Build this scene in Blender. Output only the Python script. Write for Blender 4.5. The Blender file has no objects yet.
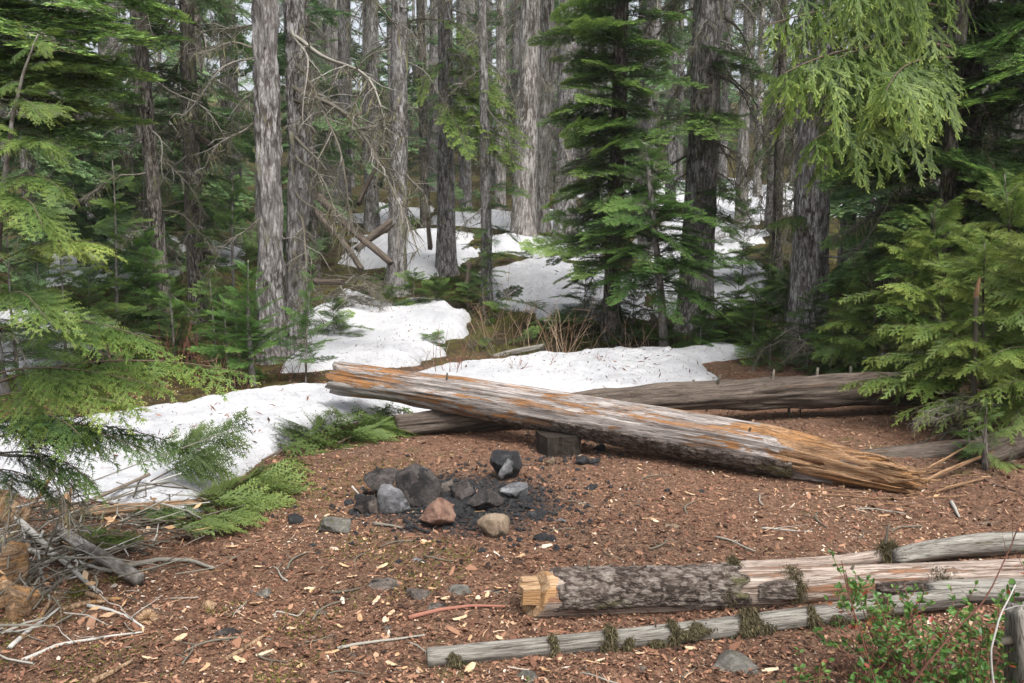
import bpy, math, random
import numpy as np
from mathutils import Vector, Matrix

random.seed(11)
RG = np.random.default_rng(11)
PI = math.pi
rad = math.radians
C = bpy.context.scene.collection

# ------------------------------------------------------------------ camera maths
F = 887.0
CH = 1.6
TH = rad(7.45)
FW = np.array([0, math.cos(TH), -math.sin(TH)])
UP = np.array([0, math.sin(TH), math.cos(TH)])
RT = np.array([1.0, 0, 0])
EYE = np.array([0, 0, CH])


def ray(px, py):
    return FW + (px - 512) / F * RT - (py - 341.5) / F * UP


def P(px, py, Y):
    d = ray(px, py)
    return EYE + d * (Y / d[1])


# ------------------------------------------------------------------ noise
def _hash(ix, iy, iz):
    n = (ix * 374761393 + iy * 668265263 + iz * 1440662683) & 0xFFFFFFFF
    n = ((n ^ (n >> 13)) * 1274126177) & 0xFFFFFFFF
    return ((n ^ (n >> 16)) & 0xFFFF) / 32767.5 - 1.0


def vn(x, y, z):
    x, y, z = np.broadcast_arrays(np.asarray(x, float), np.asarray(y, float), np.asarray(z, float))
    ix, iy, iz = np.floor(x).astype(np.int64), np.floor(y).astype(np.int64), np.floor(z).astype(np.int64)
    fx, fy, fz = x - ix, y - iy, z - iz
    fx, fy, fz = fx * fx * (3 - 2 * fx), fy * fy * (3 - 2 * fy), fz * fz * (3 - 2 * fz)
    r = 0
    for a in (0, 1):
        wx = fx if a else 1 - fx
        for b in (0, 1):
            wy = fy if b else 1 - fy
            for c in (0, 1):
                wz = fz if c else 1 - fz
                r = r + wx * wy * wz * _hash(ix + a, iy + b, iz + c)
    return r


def fbm(x, y, z=0.0, o=4):
    r, a, f = 0, 0.5, 1.0
    for i in range(o):
        r = r + a * vn(np.asarray(x) * f + 17.3 * i, np.asarray(y) * f + 5.1 * i, np.asarray(z) * f + 9.7 * i)
        a *= 0.5
        f *= 2.03
    return r


def sstep(a, b, x):
    t = np.clip((x - a) / (b - a), 0, 1)
    return t * t * (3 - 2 * t)


# ------------------------------------------------------------------ terrain
def H(x, y):
    x = np.asarray(x, float)
    y = np.asarray(y, float)
    t = y - 11.2 - 0.25 * np.sin(x * 0.6 + 1.0)
    h = 0.118 * np.log1p(np.exp(np.clip(t * 1.2, -30, 30))) / 1.2
    h = np.where(t * 1.2 > 30, 0.118 * t, h)
    h = h + 0.10 * np.clip(y - 48, 0, 60)
    fo = sstep(9.0, 14.0, y)
    h = h + fbm(x * 0.35, y * 0.35, 1.0, 3) * (0.03 + 0.38 * fo) + fbm(x * 2.2, y * 2.2, 4.0, 3) * (0.022 + 0.05 * fo)
    # the bank at the back of the clearing, hump of rotting wood at the left edge
    h = h + 0.22 * np.exp(-((x - 0.3) / 2.2) ** 2 - ((y - 13.0) / 0.9) ** 2)
    h = h + 0.12 * np.exp(-((x + 2.4) / 0.7) ** 2 - ((y - 4.0) / 0.9) ** 2)
    return h


def G(px, py):
    d = ray(px, py)
    t, dt = 1.0, 0.02
    while t < 90:
        p = EYE + d * t
        if p[2] < H(p[0], p[1]):
            lo, hi = t - dt, t
            for _ in range(20):
                m = (lo + hi) / 2
                q = EYE + d * m
                if q[2] < H(q[0], q[1]):
                    hi = m
                else:
                    lo = m
            return EYE + d * hi
        dt = 0.02 + t * 0.004
        t += dt
    return EYE + d * 60


def ground_at(px, Y):
    """the ground point that shows at column px, Y metres ahead"""
    z = 0.0
    for _ in range(6):
        x = (px - 512) / F * (Y * math.cos(TH) + (CH - z) * math.sin(TH))
        z = float(H(x, Y))
    return np.array([x, Y, z])


# ------------------------------------------------------------------ mesh buffer
class MB:
    def __init__(s):
        s.v, s.f, s.a, s.n = [], [], [], 0

    def add(s, v, f, m=0, a=0.0):
        v = np.asarray(v, float).reshape(-1, 3)
        f = np.asarray(f, np.int64)
        if len(v) == 0 or len(f) == 0:
            return s
        s.v.append(v)
        s.f.append((f + s.n, m))
        s.a.append(np.broadcast_to(np.asarray(a, float), (len(v),)))
        s.n += len(v)
        return s

    def mesh(s, name, mats, smooth=True):
        me = bpy.data.meshes.new(name)
        v = np.concatenate(s.v)
        me.vertices.add(len(v))
        me.vertices.foreach_set('co', v.astype(np.float32).ravel())
        loops = np.concatenate([f.ravel() for f, m in s.f])
        sizes = np.concatenate([np.full(len(f), f.shape[1]) for f, m in s.f])
        mi = np.concatenate([np.full(len(f), m) for f, m in s.f])
        me.loops.add(len(loops))
        me.loops.foreach_set('vertex_index', loops.astype(np.int32))
        me.polygons.add(len(sizes))
        st = np.zeros(len(sizes), np.int32)
        st[1:] = np.cumsum(sizes)[:-1]
        me.polygons.foreach_set('loop_start', st)
        me.polygons.foreach_set('material_index', mi.astype(np.int32))
        me.polygons.foreach_set('use_smooth', np.full(len(sizes), smooth))
        for m in (mats if isinstance(mats, (list, tuple)) else [mats]):
            me.materials.append(m)
        at = me.attributes.new('tint', 'FLOAT', 'POINT')
        at.data.foreach_set('value', np.concatenate(s.a).astype(np.float32))
        me.update(calc_edges=True)
        return me

    def obj(s, name, mats, parent=None, smooth=True):
        o = bpy.data.objects.new(name, s.mesh(name, mats, smooth))
        C.objects.link(o)
        if parent is not None:
            o.parent = parent
        return o


def tag(o, label=None, cat=None, group=None, kind=None):
    for k, v in (('label', label), ('category', cat), ('group', group), ('kind', kind)):
        if v:
            o[k] = v
    return o


def thing(name, label, cat, loc, rz=0.0, group=None):
    o = bpy.data.objects.new(name, None)
    o.empty_display_size = 0.1
    C.objects.link(o)
    o.location = Vector(tuple(float(c) for c in loc))
    o.rotation_euler = (0, 0, rz)
    return tag(o, label, cat, group)


def dup(root, loc, rz=0.0, sc=1.0, label=None, group=None):
    r = root.copy()
    C.objects.link(r)
    r.location = Vector(tuple(float(c) for c in loc))
    r.rotation_euler = (root.rotation_euler[0], root.rotation_euler[1], rz)
    r.scale = (sc, sc, sc) if not isinstance(sc, tuple) else sc
    if label:
        r['label'] = label
    if group:
        r['group'] = group
    for ch in list(root.children):
        c = ch.copy()
        C.objects.link(c)
        c.parent = r
        for g in list(ch.children):
            d = g.copy()
            C.objects.link(d)
            d.parent = c
    return r


# ------------------------------------------------------------------ shape makers
def norm(a):
    return a / (np.linalg.norm(a, axis=-1, keepdims=True) + 1e-12)


def frames(path):
    path = np.asarray(path, float)
    t = norm(np.gradient(path, axis=0))
    ref = np.array([1.0, 0, 0]) if abs(t[0][0]) < 0.8 else np.array([0, 1.0, 0])
    n = norm(np.cross(np.cross(t[0], ref), t[0]))
    N = []
    for ti in t:
        n = norm(n - ti * np.dot(n, ti))
        N.append(n)
    N = np.array(N)
    return t, N, np.cross(t, N)


def tube(path, r, ns=8, cap=True):
    """verts, faces(list) of a tube; r is (N,), or (N, ns)"""
    path = np.asarray(path, float)
    n = len(path)
    t, U, V = frames(path)
    r = np.asarray(r, float)
    if r.ndim == 1:
        r = np.repeat(r[:, None], ns, 1)
    ph = np.linspace(0, 2 * PI, ns, endpoint=False)
    v = path[:, None, :] + r[:, :, None] * (np.cos(ph)[None, :, None] * U[:, None, :] + np.sin(ph)[None, :, None] * V[:, None, :])
    v = v.reshape(-1, 3)
    i, j = np.meshgrid(np.arange(n - 1), np.arange(ns), indexing='ij')
    j2 = (j + 1) % ns
    q = np.stack([i * ns + j, i * ns + j2, (i + 1) * ns + j2, (i + 1) * ns + j], -1).reshape(-1, 4)
    tri = None
    if cap:
        c0, c1 = len(v), len(v) + 1
        v = np.concatenate([v, path[:1], path[-1:]])
        jj = np.arange(ns)
        j3 = (jj + 1) % ns
        tri = np.concatenate([np.stack([np.full(ns, c0), j3, jj], -1), np.stack([np.full(ns, c1), (n - 1) * ns + jj, (n - 1) * ns + j3], -1)])
    return v, q, tri


def add_tube(mb, path, r, ns=8, m=0, a=0.0, cap=True):
    v, q, t = tube(path, r, ns, cap)
    n0 = mb.n
    mb.add(v, q, m, a)
    if t is not None:
        mb.f.append((t + n0, m))
    return mb


def prisms(p0, p1, r0, r1):
    p0, p1 = np.asarray(p0, float), np.asarray(p1, float)
    d = norm(p1 - p0)
    ref = np.where(np.abs(d[:, 2:3]) < 0.9, np.array([[0, 0, 1.0]]), np.array([[1.0, 0, 0]]))
    u = norm(np.cross(d, ref))
    w = np.cross(d, u)
    vs = []
    for p, r in ((p0, r0), (p1, r1)):
        r = np.broadcast_to(np.asarray(r, float), (len(p),))[:, None]
        for k in range(3):
            vs.append(p + r * (math.cos(k * 2 * PI / 3) * u + math.sin(k * 2 * PI / 3) * w))
    v = np.stack(vs, 1).reshape(-1, 3)
    b = np.arange(len(p0))[:, None] * 6
    q = np.concatenate([b + np.array([[0, 1, 4, 3]]), b + np.array([[1, 2, 5, 4]]), b + np.array([[2, 0, 3, 5]])])
    return v, q


def rhombs(p, d, s, L, W, mid=0.45):
    L = np.broadcast_to(np.asarray(L, float), (len(p),))[:, None]
    W = np.broadcast_to(np.asarray(W, float), (len(p),))[:, None]
    v = np.stack([p, p + d * L * mid + s * W / 2, p + d * L, p + d * L * mid - s * W / 2], 1).reshape(-1, 3)
    q = np.arange(len(p) * 4).reshape(-1, 4)
    return v, q


def tris(p, d, s, L, W):
    L = np.broadcast_to(np.asarray(L, float), (len(p),))[:, None]
    W = np.broadcast_to(np.asarray(W, float), (len(p),))[:, None]
    v = np.stack([p - s * W / 2, p + s * W / 2, p + d * L], 1).reshape(-1, 3)
    return v, np.arange(len(p) * 3).reshape(-1, 3)


# ------------------------------------------------------------------ materials
class NT:
    def __init__(s, name):
        s.m = bpy.data.materials.new(name)
        s.m.use_nodes = True
        s.t = s.m.node_tree
        s.t.nodes.clear()
        s.out = s.t.nodes.new('ShaderNodeOutputMaterial')

    def n(s, typ, **kw):
        nd = s.t.nodes.new(typ)
        for k, v in kw.items():
            if k.startswith('i_'):
                key = k[2:]
                key = int(key) if key.isdigit() else key.replace('_', ' ')
                s.set(nd.inputs[key], v)
            else:
                setattr(nd, k, v)
        return nd

    def set(s, sock, v):
        if isinstance(v, bpy.types.NodeSocket):
            s.t.links.new(v, sock)
        elif isinstance(v, (tuple, list)) and len(v) == 3 and sock.type == 'RGBA':
            sock.default_value = (*v, 1)
        else:
            sock.default_value = v

    def obj(s, scale=(1, 1, 1)):
        tc = s.n('ShaderNodeTexCoord')
        return s.n('ShaderNodeMapping', i_Vector=tc.outputs['Object'], i_Scale=scale).outputs[0]

    def noise(s, vec, scale, detail=4, rough=0.55, dist=0.0):
        return s.n('ShaderNodeTexNoise', i_Vector=vec, i_Scale=scale, i_Detail=detail, i_Roughness=rough, i_Distortion=dist).outputs[0]

    def ramp(s, fac, stops, interp='LINEAR'):
        r = s.n('ShaderNodeValToRGB', i_0=fac)
        r.color_ramp.interpolation = interp
        els = r.color_ramp.elements
        while len(els) < len(stops):
            els.new(0.5)
        for e, (p, c) in zip(els, stops):
            e.position = p
            e.color = (c, c, c, 1) if not isinstance(c, (tuple, list)) else (*c, 1)
        return r.outputs[0]

    def mix(s, fac, a, b, mode='MIX'):
        nd = s.n('ShaderNodeMix', data_type='RGBA', blend_type=mode)
        s.set(nd.inputs[0], fac)
        s.set(nd.inputs[6], a)
        s.set(nd.inputs[7], b)
        return nd.outputs[2]

    def math(s, op, a, b=0.0, c=0.0):
        nd = s.n('ShaderNodeMath', operation=op)
        s.set(nd.inputs[0], a)
        s.set(nd.inputs[1], b)
        s.set(nd.inputs[2], c)
        return nd.outputs[0]

    def tint(s):
        return s.n('ShaderNodeAttribute', attribute_name='tint').outputs['Fac']

    def bsdf(s, col, rough=0.85, spec=0.25, bump=None, bs=0.5, bd=0.01):
        b = s.n('ShaderNodeBsdfPrincipled', i_Base_Color=col, i_Roughness=rough)
        b.inputs['Specular IOR Level'].default_value = spec
        if bump is not None:
            bn = s.n('ShaderNodeBump', i_Height=bump, i_Strength=bs, i_Distance=bd)
            s.t.links.new(bn.outputs[0], b.inputs['Normal'])
        return b.outputs[0]

    def done(s, sh):
        s.t.links.new(sh, s.out.inputs[0])
        return s.m


def mat_leaf(name, stops, transl=0.3, rough=0.55, var=0.3, tcol=None):
    t = NT(name)
    tn = t.tint()
    nz = t.noise(t.obj(), 2.3, 3)
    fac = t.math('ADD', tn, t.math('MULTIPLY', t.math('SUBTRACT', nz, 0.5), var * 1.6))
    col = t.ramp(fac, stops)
    oi = t.n('ShaderNodeObjectInfo').outputs['Random']
    k = t.math('ADD', t.math('MULTIPLY', oi, var), 1 - var / 2)
    col = t.mix(1.0, col, t.n('ShaderNodeCombineColor', i_0=k, i_1=k, i_2=k).outputs[0], 'MULTIPLY')
    p = t.bsdf(col, rough, 0.3)
    tr = t.n('ShaderNodeBsdfTranslucent', i_Color=col).outputs[0]
    ms = t.n('ShaderNodeMixShader', i_0=transl, i_1=p, i_2=tr)
    return t.done(ms.outputs[0])


def mat_bark(name, light, mid, dark, sh=14, sv=3.5, lichen=(0.16, 0.17, 0.09), lich=0.62, bump=0.02):
    t = NT(name)
    oi = t.n('ShaderNodeObjectInfo').outputs['Random']
    tc = t.n('ShaderNodeTexCoord').outputs['Object']
    off = t.n('ShaderNodeCombineXYZ', i_0=t.math('MULTIPLY', oi, 37.0), i_1=t.math('MULTIPLY', oi, 11.0), i_2=t.math('MULTIPLY', oi, 53.0)).outputs[0]
    base = t.n('ShaderNodeVectorMath', operation='ADD', i_0=tc, i_1=off).outputs[0]
    v1 = t.n('ShaderNodeMapping', i_Vector=base, i_Scale=(sh, sh, sv)).outputs[0]
    plate = t.noise(v1, 1.0, 5, 0.62, 0.6)
    fine = t.noise(t.n('ShaderNodeMapping', i_Vector=base, i_Scale=(sh * 4, sh * 4, sv * 2.5)).outputs[0], 1.0, 4, 0.7)
    big = t.noise(base, 1.4, 3)
    dv = t.n('ShaderNodeVectorMath', operation='ADD', i_0=v1, i_1=t.n('ShaderNodeVectorMath', operation='SCALE', i_0=t.n('ShaderNodeTexNoise', i_Vector=v1, i_Scale=1.6, i_Detail=3.0).outputs[1], i_Scale=1.7).outputs[0]).outputs[0]
    vo = t.n('ShaderNodeTexVoronoi', feature='DISTANCE_TO_EDGE', i_Vector=dv, i_Scale=0.85)
    crack = t.ramp(vo.outputs[0], [(0.02, 0.0), (0.22, 1.0)])
    tone = t.n('ShaderNodeTexVoronoi', feature='F1', i_Vector=dv, i_Scale=0.85).outputs[1]
    tone = t.n('ShaderNodeSeparateColor', i_0=tone).outputs[0]
    plate = t.math('ADD', t.math('ADD', t.math('MULTIPLY', plate, 0.70), t.math('MULTIPLY', crack, 0.145)), t.math('MULTIPLY', tone, 0.09))
    col = t.ramp(plate, [(0.37, dark), (0.475, mid), (0.60, light)])
    col = t.mix(t.math('MULTIPLY', t.ramp(fine, [(0.40, 1.0), (0.53, 0.0)]), 0.6), col, dark)
    col = t.mix(t.math('MULTIPLY', t.ramp(big, [(0.4, 0.0), (0.65, 1.0)]), 0.45), col, mid)
    lp = t.noise(t.n('ShaderNodeMapping', i_Vector=base, i_Scale=(7, 7, 3)).outputs[0], 1.0, 5, 0.65)
    col = t.mix(t.ramp(lp, [(lich, 0.0), (lich + 0.08, 0.75)]), col, lichen)
    hgt = t.math('ADD', t.math('MULTIPLY', plate, 1.0), t.math('MULTIPLY', fine, 0.35))
    return t.done(t.bsdf(col, 0.92, 0.15, hgt, 0.9, bump))


def mat_wood(name, grey, dark, orange, amount=0.55, streak=18, rough=0.8, gr=0.6):
    """weathered log: long grey fibres, dark checks, patches where the skin has come off and orange wood shows"""
    t = NT(name)
    o = t.obj()
    fib0 = t.noise(t.obj((streak * 2.2, streak * 2.2, 1.3)), 1.0, 6, 0.7, 0.3)
    fib1 = t.noise(t.obj((streak * 8, streak * 8, 3.0)), 1.0, 5, 0.72, 0.2)
    fib = t.math('ADD', t.math('MULTIPLY', fib0, 0.5), t.math('MULTIPLY', fib1, 0.5))
    fine = t.noise(t.obj((streak * 24, streak * 24, 9)), 1.0, 3, 0.7)
    pat = t.noise(t.obj((12.0, 12.0, 1.3)), 1.0, 7, 0.72, 0.9)
    big = t.noise(t.obj((3, 3, 1.1)), 1.0, 4, 0.6)
    col = t.ramp(fib, [(0.37, dark), (0.45, tuple(0.5 * (a + b) for a, b in zip(grey, dark))), (0.54, grey), (0.66, tuple(min(1, c * 1.45) for c in grey))])
    oc = t.ramp(fib, [(0.32, tuple(c * 0.22 for c in orange)), (0.48, tuple(c * 0.7 for c in orange)), (0.62, orange), (0.8, tuple(min(1, c * 1.35) for c in orange))])
    col = t.mix(t.ramp(pat, [(amount, 0.0), (amount + 0.035, 1.0)]), col, oc)
    col = t.mix(t.math('MULTIPLY', t.ramp(big, [(0.5, 0.0), (0.62, 1.0)]), gr), col, tuple(0.35 * g + 0.5 * d for g, d in zip(grey, dark)))
    col = t.mix(t.ramp(fine, [(0.38, 0.85), (0.48, 0.0)]), col, dark)
    h = t.math('ADD', t.math('ADD', fib, t.math('MULTIPLY', fine, 0.4)), t.math('MULTIPLY', t.ramp(pat, [(amount, 1.0), (amount + 0.03, 0.0)]), 0.35))
    return t.done(t.bsdf(col, rough, 0.2, h, 0.9, 0.012))


def mat_speck(name, stops, scale=20, bump=0.006, rough=0.85, spec=0.25, moss=None, mossat=0.6):
    stops = [(0.5 + (p - 0.5) * 0.62, c) for p, c in stops]
    scale *= 1.8
    t = NT(name)
    oi = t.n('ShaderNodeObjectInfo').outputs['Random']
    v = t.n('ShaderNodeVectorMath', operation='ADD', i_0=t.obj(), i_1=t.n('ShaderNodeCombineXYZ', i_0=t.math('MULTIPLY', oi, 31.0), i_1=oi, i_2=t.math('MULTIPLY', oi, 7.0)).outputs[0]).outputs[0]
    a = t.noise(v, scale, 8, 0.82)
    b = t.noise(v, scale * 0.3, 3)
    f = t.math('ADD', t.math('MULTIPLY', a, 0.65), t.math('MULTIPLY', b, 0.35))
    col = t.ramp(f, stops)
    if moss:
        col = t.mix(t.ramp(t.noise(v, scale * 0.22, 5, 0.7), [(mossat, 0.0), (mossat + 0.07, 1.0)]), col, moss)
    return t.done(t.bsdf(col, rough, spec, a, 1.0, bump * 2.2))


def mat_tint(name, stops, rough=0.85, spec=0.2, interp='LINEAR', nz=0.12, nscale=60):
    t = NT(name)
    f = t.math('ADD', t.tint(), t.math('MULTIPLY', t.math('SUBTRACT', t.noise(t.obj(), nscale, 4, 0.7), 0.5), nz))
    return t.done(t.bsdf(t.ramp(f, stops, interp), rough, spec))


M = {}
M['fir'] = mat_leaf('fir_needles', [(0.0, (0.0305, 0.0615, 0.0187)), (0.35, (0.0653, 0.1332, 0.0346)), (0.65, (0.148, 0.2562, 0.0612)), (1.0, (0.3265, 0.4612, 0.1131))], 0.25)
M['hem'] = mat_leaf('hemlock_needles', [(0.0, (0.0317, 0.0691, 0.0187)), (0.35, (0.0792, 0.1512, 0.0331)), (0.65, (0.1656, 0.2664, 0.0547)), (1.0, (0.3024, 0.4176, 0.0936))], 0.33)
M['young'] = mat_leaf('young_fir_needles', [(0.0, (0.044, 0.11, 0.0286)), (0.45, (0.1155, 0.2365, 0.0506)), (1.0, (0.231, 0.374, 0.0935))], 0.35)
M['cedar'] = mat_leaf('cedar_scales', [(0.0, (0.0216, 0.0486, 0.0135)), (0.3, (0.0675, 0.1242, 0.027)), (0.6, (0.1688, 0.243, 0.0486)), (1.0, (0.405, 0.459, 0.1148))], 0.35)
M['weep'] = mat_leaf('weeping_cedar_scales', [(0.0, (0.0202, 0.042, 0.01)), (0.35, (0.0598, 0.1029, 0.018)), (0.65, (0.138, 0.1995, 0.034)), (1.0, (0.276, 0.336, 0.075))], 0.35)
M['bough'] = mat_leaf('cut_bough_scales', [(0.0, (0.0351, 0.0621, 0.0175)), (0.5, (0.0945, 0.1418, 0.0324)), (1.0, (0.2228, 0.2767, 0.0743))], 0.3)
M['berry'] = mat_leaf('glossy_leaf', [(0.0, (0.035, 0.085, 0.018)), (0.5, (0.075, 0.165, 0.035)), (0.85, (0.140, 0.240, 0.050)), (1.0, (0.24, 0.05, 0.03))], 0.3, 0.35)
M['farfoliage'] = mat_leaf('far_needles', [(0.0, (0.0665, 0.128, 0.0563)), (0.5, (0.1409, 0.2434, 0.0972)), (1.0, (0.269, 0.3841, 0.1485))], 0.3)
M['bark'] = mat_bark('grey_bark', (0.43, 0.422, 0.42), (0.20, 0.188, 0.18), (0.05, 0.041, 0.036), 22, 6.0, (0.20, 0.20, 0.12), 0.60)
M['bark_pale'] = mat_bark('pale_bark', (0.56, 0.54, 0.51), (0.30, 0.28, 0.26), (0.07, 0.056, 0.047), 16, 3.0, (0.36, 0.22, 0.12), 0.66)
M['bark_dark'] = mat_bark('dark_bark', (0.29, 0.265, 0.24), (0.125, 0.11, 0.095), (0.025, 0.02, 0.016), 24, 6.5, (0.13, 0.14, 0.06), 0.58)
M['bark_smooth'] = mat_bark('smooth_bark', (0.30, 0.28, 0.265), (0.19, 0.175, 0.16), (0.08, 0.068, 0.06), 10, 6.0, (0.22, 0.23, 0.17), 0.60, 0.008)
M['twig'] = mat_tint('twig_bark', [(0.0, (0.060, 0.042, 0.030)), (0.5, (0.115, 0.085, 0.062)), (1.0, (0.28, 0.25, 0.22))])
M['deadtwig'] = mat_tint('dead_twigs', [(0.0, (0.056, 0.048, 0.036)), (0.5, (0.125, 0.112, 0.086)), (0.85, (0.27, 0.255, 0.22)), (1.0, (0.40, 0.39, 0.36))])
M['lichen'] = mat_tint('beard_lichen', [(0.0, (0.085, 0.080, 0.040)), (0.6, (0.22, 0.22, 0.10)), (1.0, (0.38, 0.38, 0.20))])
M['clump'] = mat_tint('dark_lichen', [(0.0, (0.045, 0.038, 0.020)), (0.6, (0.095, 0.080, 0.042)), (1.0, (0.20, 0.165, 0.085))])
M['redstem'] = mat_tint('red_stems', [(0.0, (0.07, 0.035, 0.025)), (0.5, (0.15, 0.065, 0.045)), (1.0, (0.27, 0.12, 0.085))])
M['tanstem'] = mat_tint('tan_stems', [(0.0, (0.14, 0.085, 0.055)), (0.5, (0.27, 0.17, 0.11)), (1.0, (0.42, 0.31, 0.22))])
M['log'] = mat_wood('weathered_log', (0.36, 0.325, 0.30), (0.050, 0.036, 0.029), (0.37, 0.18, 0.072), 0.515, 9)
M['logdark'] = mat_wood('old_log', (0.125, 0.10, 0.08), (0.022, 0.016, 0.012), (0.15, 0.085, 0.045), 0.62, 9)
M['logpink'] = mat_wood('peeled_log', (0.345, 0.285, 0.24), (0.085, 0.056, 0.041), (0.27, 0.14, 0.08), 0.53, 8, gr=0.35)
M['loggrey'] = mat_wood('grey_log', (0.235, 0.222, 0.195), (0.045, 0.038, 0.03), (0.19, 0.165, 0.11), 0.60, 8, gr=0.35)
M['stumpwood'] = mat_wood('charred_stump', (0.042, 0.033, 0.026), (0.010, 0.008, 0.007), (0.05, 0.03, 0.02), 0.55, 8)
M['rotten'] = mat_wood('rotten_wood', (0.36, 0.245, 0.15), (0.07, 0.04, 0.026), (0.44, 0.25, 0.11), 0.50, 9)
M['splinter'] = mat_wood('fresh_splinters', (0.33, 0.20, 0.11), (0.06, 0.032, 0.018), (0.38, 0.20, 0.085), 0.52, 12, gr=0.2)
M['cut'] = mat_wood('cut_wood', (0.47, 0.32, 0.19), (0.20, 0.115, 0.06), (0.42, 0.24, 0.11), 0.5, 8, gr=0.15)
M['logbark'] = mat_bark('flaky_bark', (0.225, 0.195, 0.17), (0.115, 0.092, 0.078), (0.026, 0.019, 0.015), 30, 17, (0.13, 0.125, 0.06), 0.60, 0.03)
M['char'] = mat_speck('charred_wood', [(0.3, (0.006, 0.006, 0.007)), (0.55, (0.020, 0.020, 0.022)), (0.72, (0.09, 0.09, 0.095))], 40, 0.01, 0.55, 0.5)
M['rockbrown'] = mat_speck('brown_rock', [(0.3, (0.045, 0.038, 0.034)), (0.5, (0.125, 0.105, 0.09)), (0.62, (0.20, 0.17, 0.145)), (0.75, (0.29, 0.25, 0.21))], 16, 0.012, moss=(0.020, 0.018, 0.018), mossat=0.53)
M['rockdark'] = mat_speck('sooty_rock', [(0.3, (0.018, 0.016, 0.016)), (0.5, (0.065, 0.056, 0.052)), (0.65, (0.12, 0.105, 0.098)), (0.78, (0.2, 0.18, 0.17))], 16, 0.012, moss=(0.020, 0.018, 0.018), mossat=0.53)
M['rockgrey'] = mat_speck('grey_rock', [(0.3, (0.045, 0.045, 0.05)), (0.5, (0.15, 0.15, 0.155)), (0.62, (0.26, 0.26, 0.265)), (0.78, (0.40, 0.40, 0.40))], 12, 0.012, moss=(0.020, 0.018, 0.018), mossat=0.53)
M['rockred'] = mat_speck('red_rock', [(0.3, (0.08, 0.045, 0.035)), (0.5, (0.22, 0.125, 0.09)), (0.65, (0.33, 0.21, 0.155)), (0.8, (0.45, 0.34, 0.27))], 14, 0.012, moss=(0.020, 0.018, 0.018), mossat=0.6)
M['rocktan'] = mat_speck('tan_rock', [(0.3, (0.09, 0.065, 0.045)), (0.5, (0.23, 0.17, 0.115)), (0.65, (0.34, 0.265, 0.19)), (0.8, (0.46, 0.38, 0.29))], 14, 0.01, moss=(0.020, 0.018, 0.018), mossat=0.6)
M['rocklichen'] = mat_speck('lichen_rock', [(0.3, (0.0539, 0.0494, 0.0405)), (0.5, (0.1438, 0.1348, 0.1169)), (0.65, (0.2427, 0.2292, 0.1978)), (0.8, (0.3596, 0.3506, 0.3146))], 14, 0.01, moss=(0.10, 0.11, 0.035), mossat=0.57)
M['litter'] = mat_tint('litter_bits', [(0.0, (0.0279, 0.0164, 0.0114)), (0.22, (0.0884, 0.0426, 0.0266)), (0.45, (0.1767, 0.0861, 0.0538)), (0.62, (0.279, 0.1517, 0.0932)), (0.76, (0.372, 0.2378, 0.1542)), (0.86, (0.46, 0.2857, 0.1467)), (0.93, (0.36, 0.3041, 0.2526)), (1.0, (0.62, 0.516, 0.4074))], nz=0.05)
M['chip'] = mat_tint('wood_chips', [(0.0, (0.30, 0.17, 0.09)), (0.5, (0.46, 0.30, 0.17)), (1.0, (0.58, 0.45, 0.32))], nz=0.9, nscale=30)
M['moss'] = mat_tint('moss_tufts', [(0.0, (0.035, 0.042, 0.010)), (0.5, (0.085, 0.090, 0.018)), (1.0, (0.17, 0.16, 0.035))])
M['conebrown'] = mat_tint('cone_scales', [(0.0, (0.10, 0.055, 0.03)), (1.0, (0.30, 0.18, 0.10))])

PIT = G(455, 505)


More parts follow.
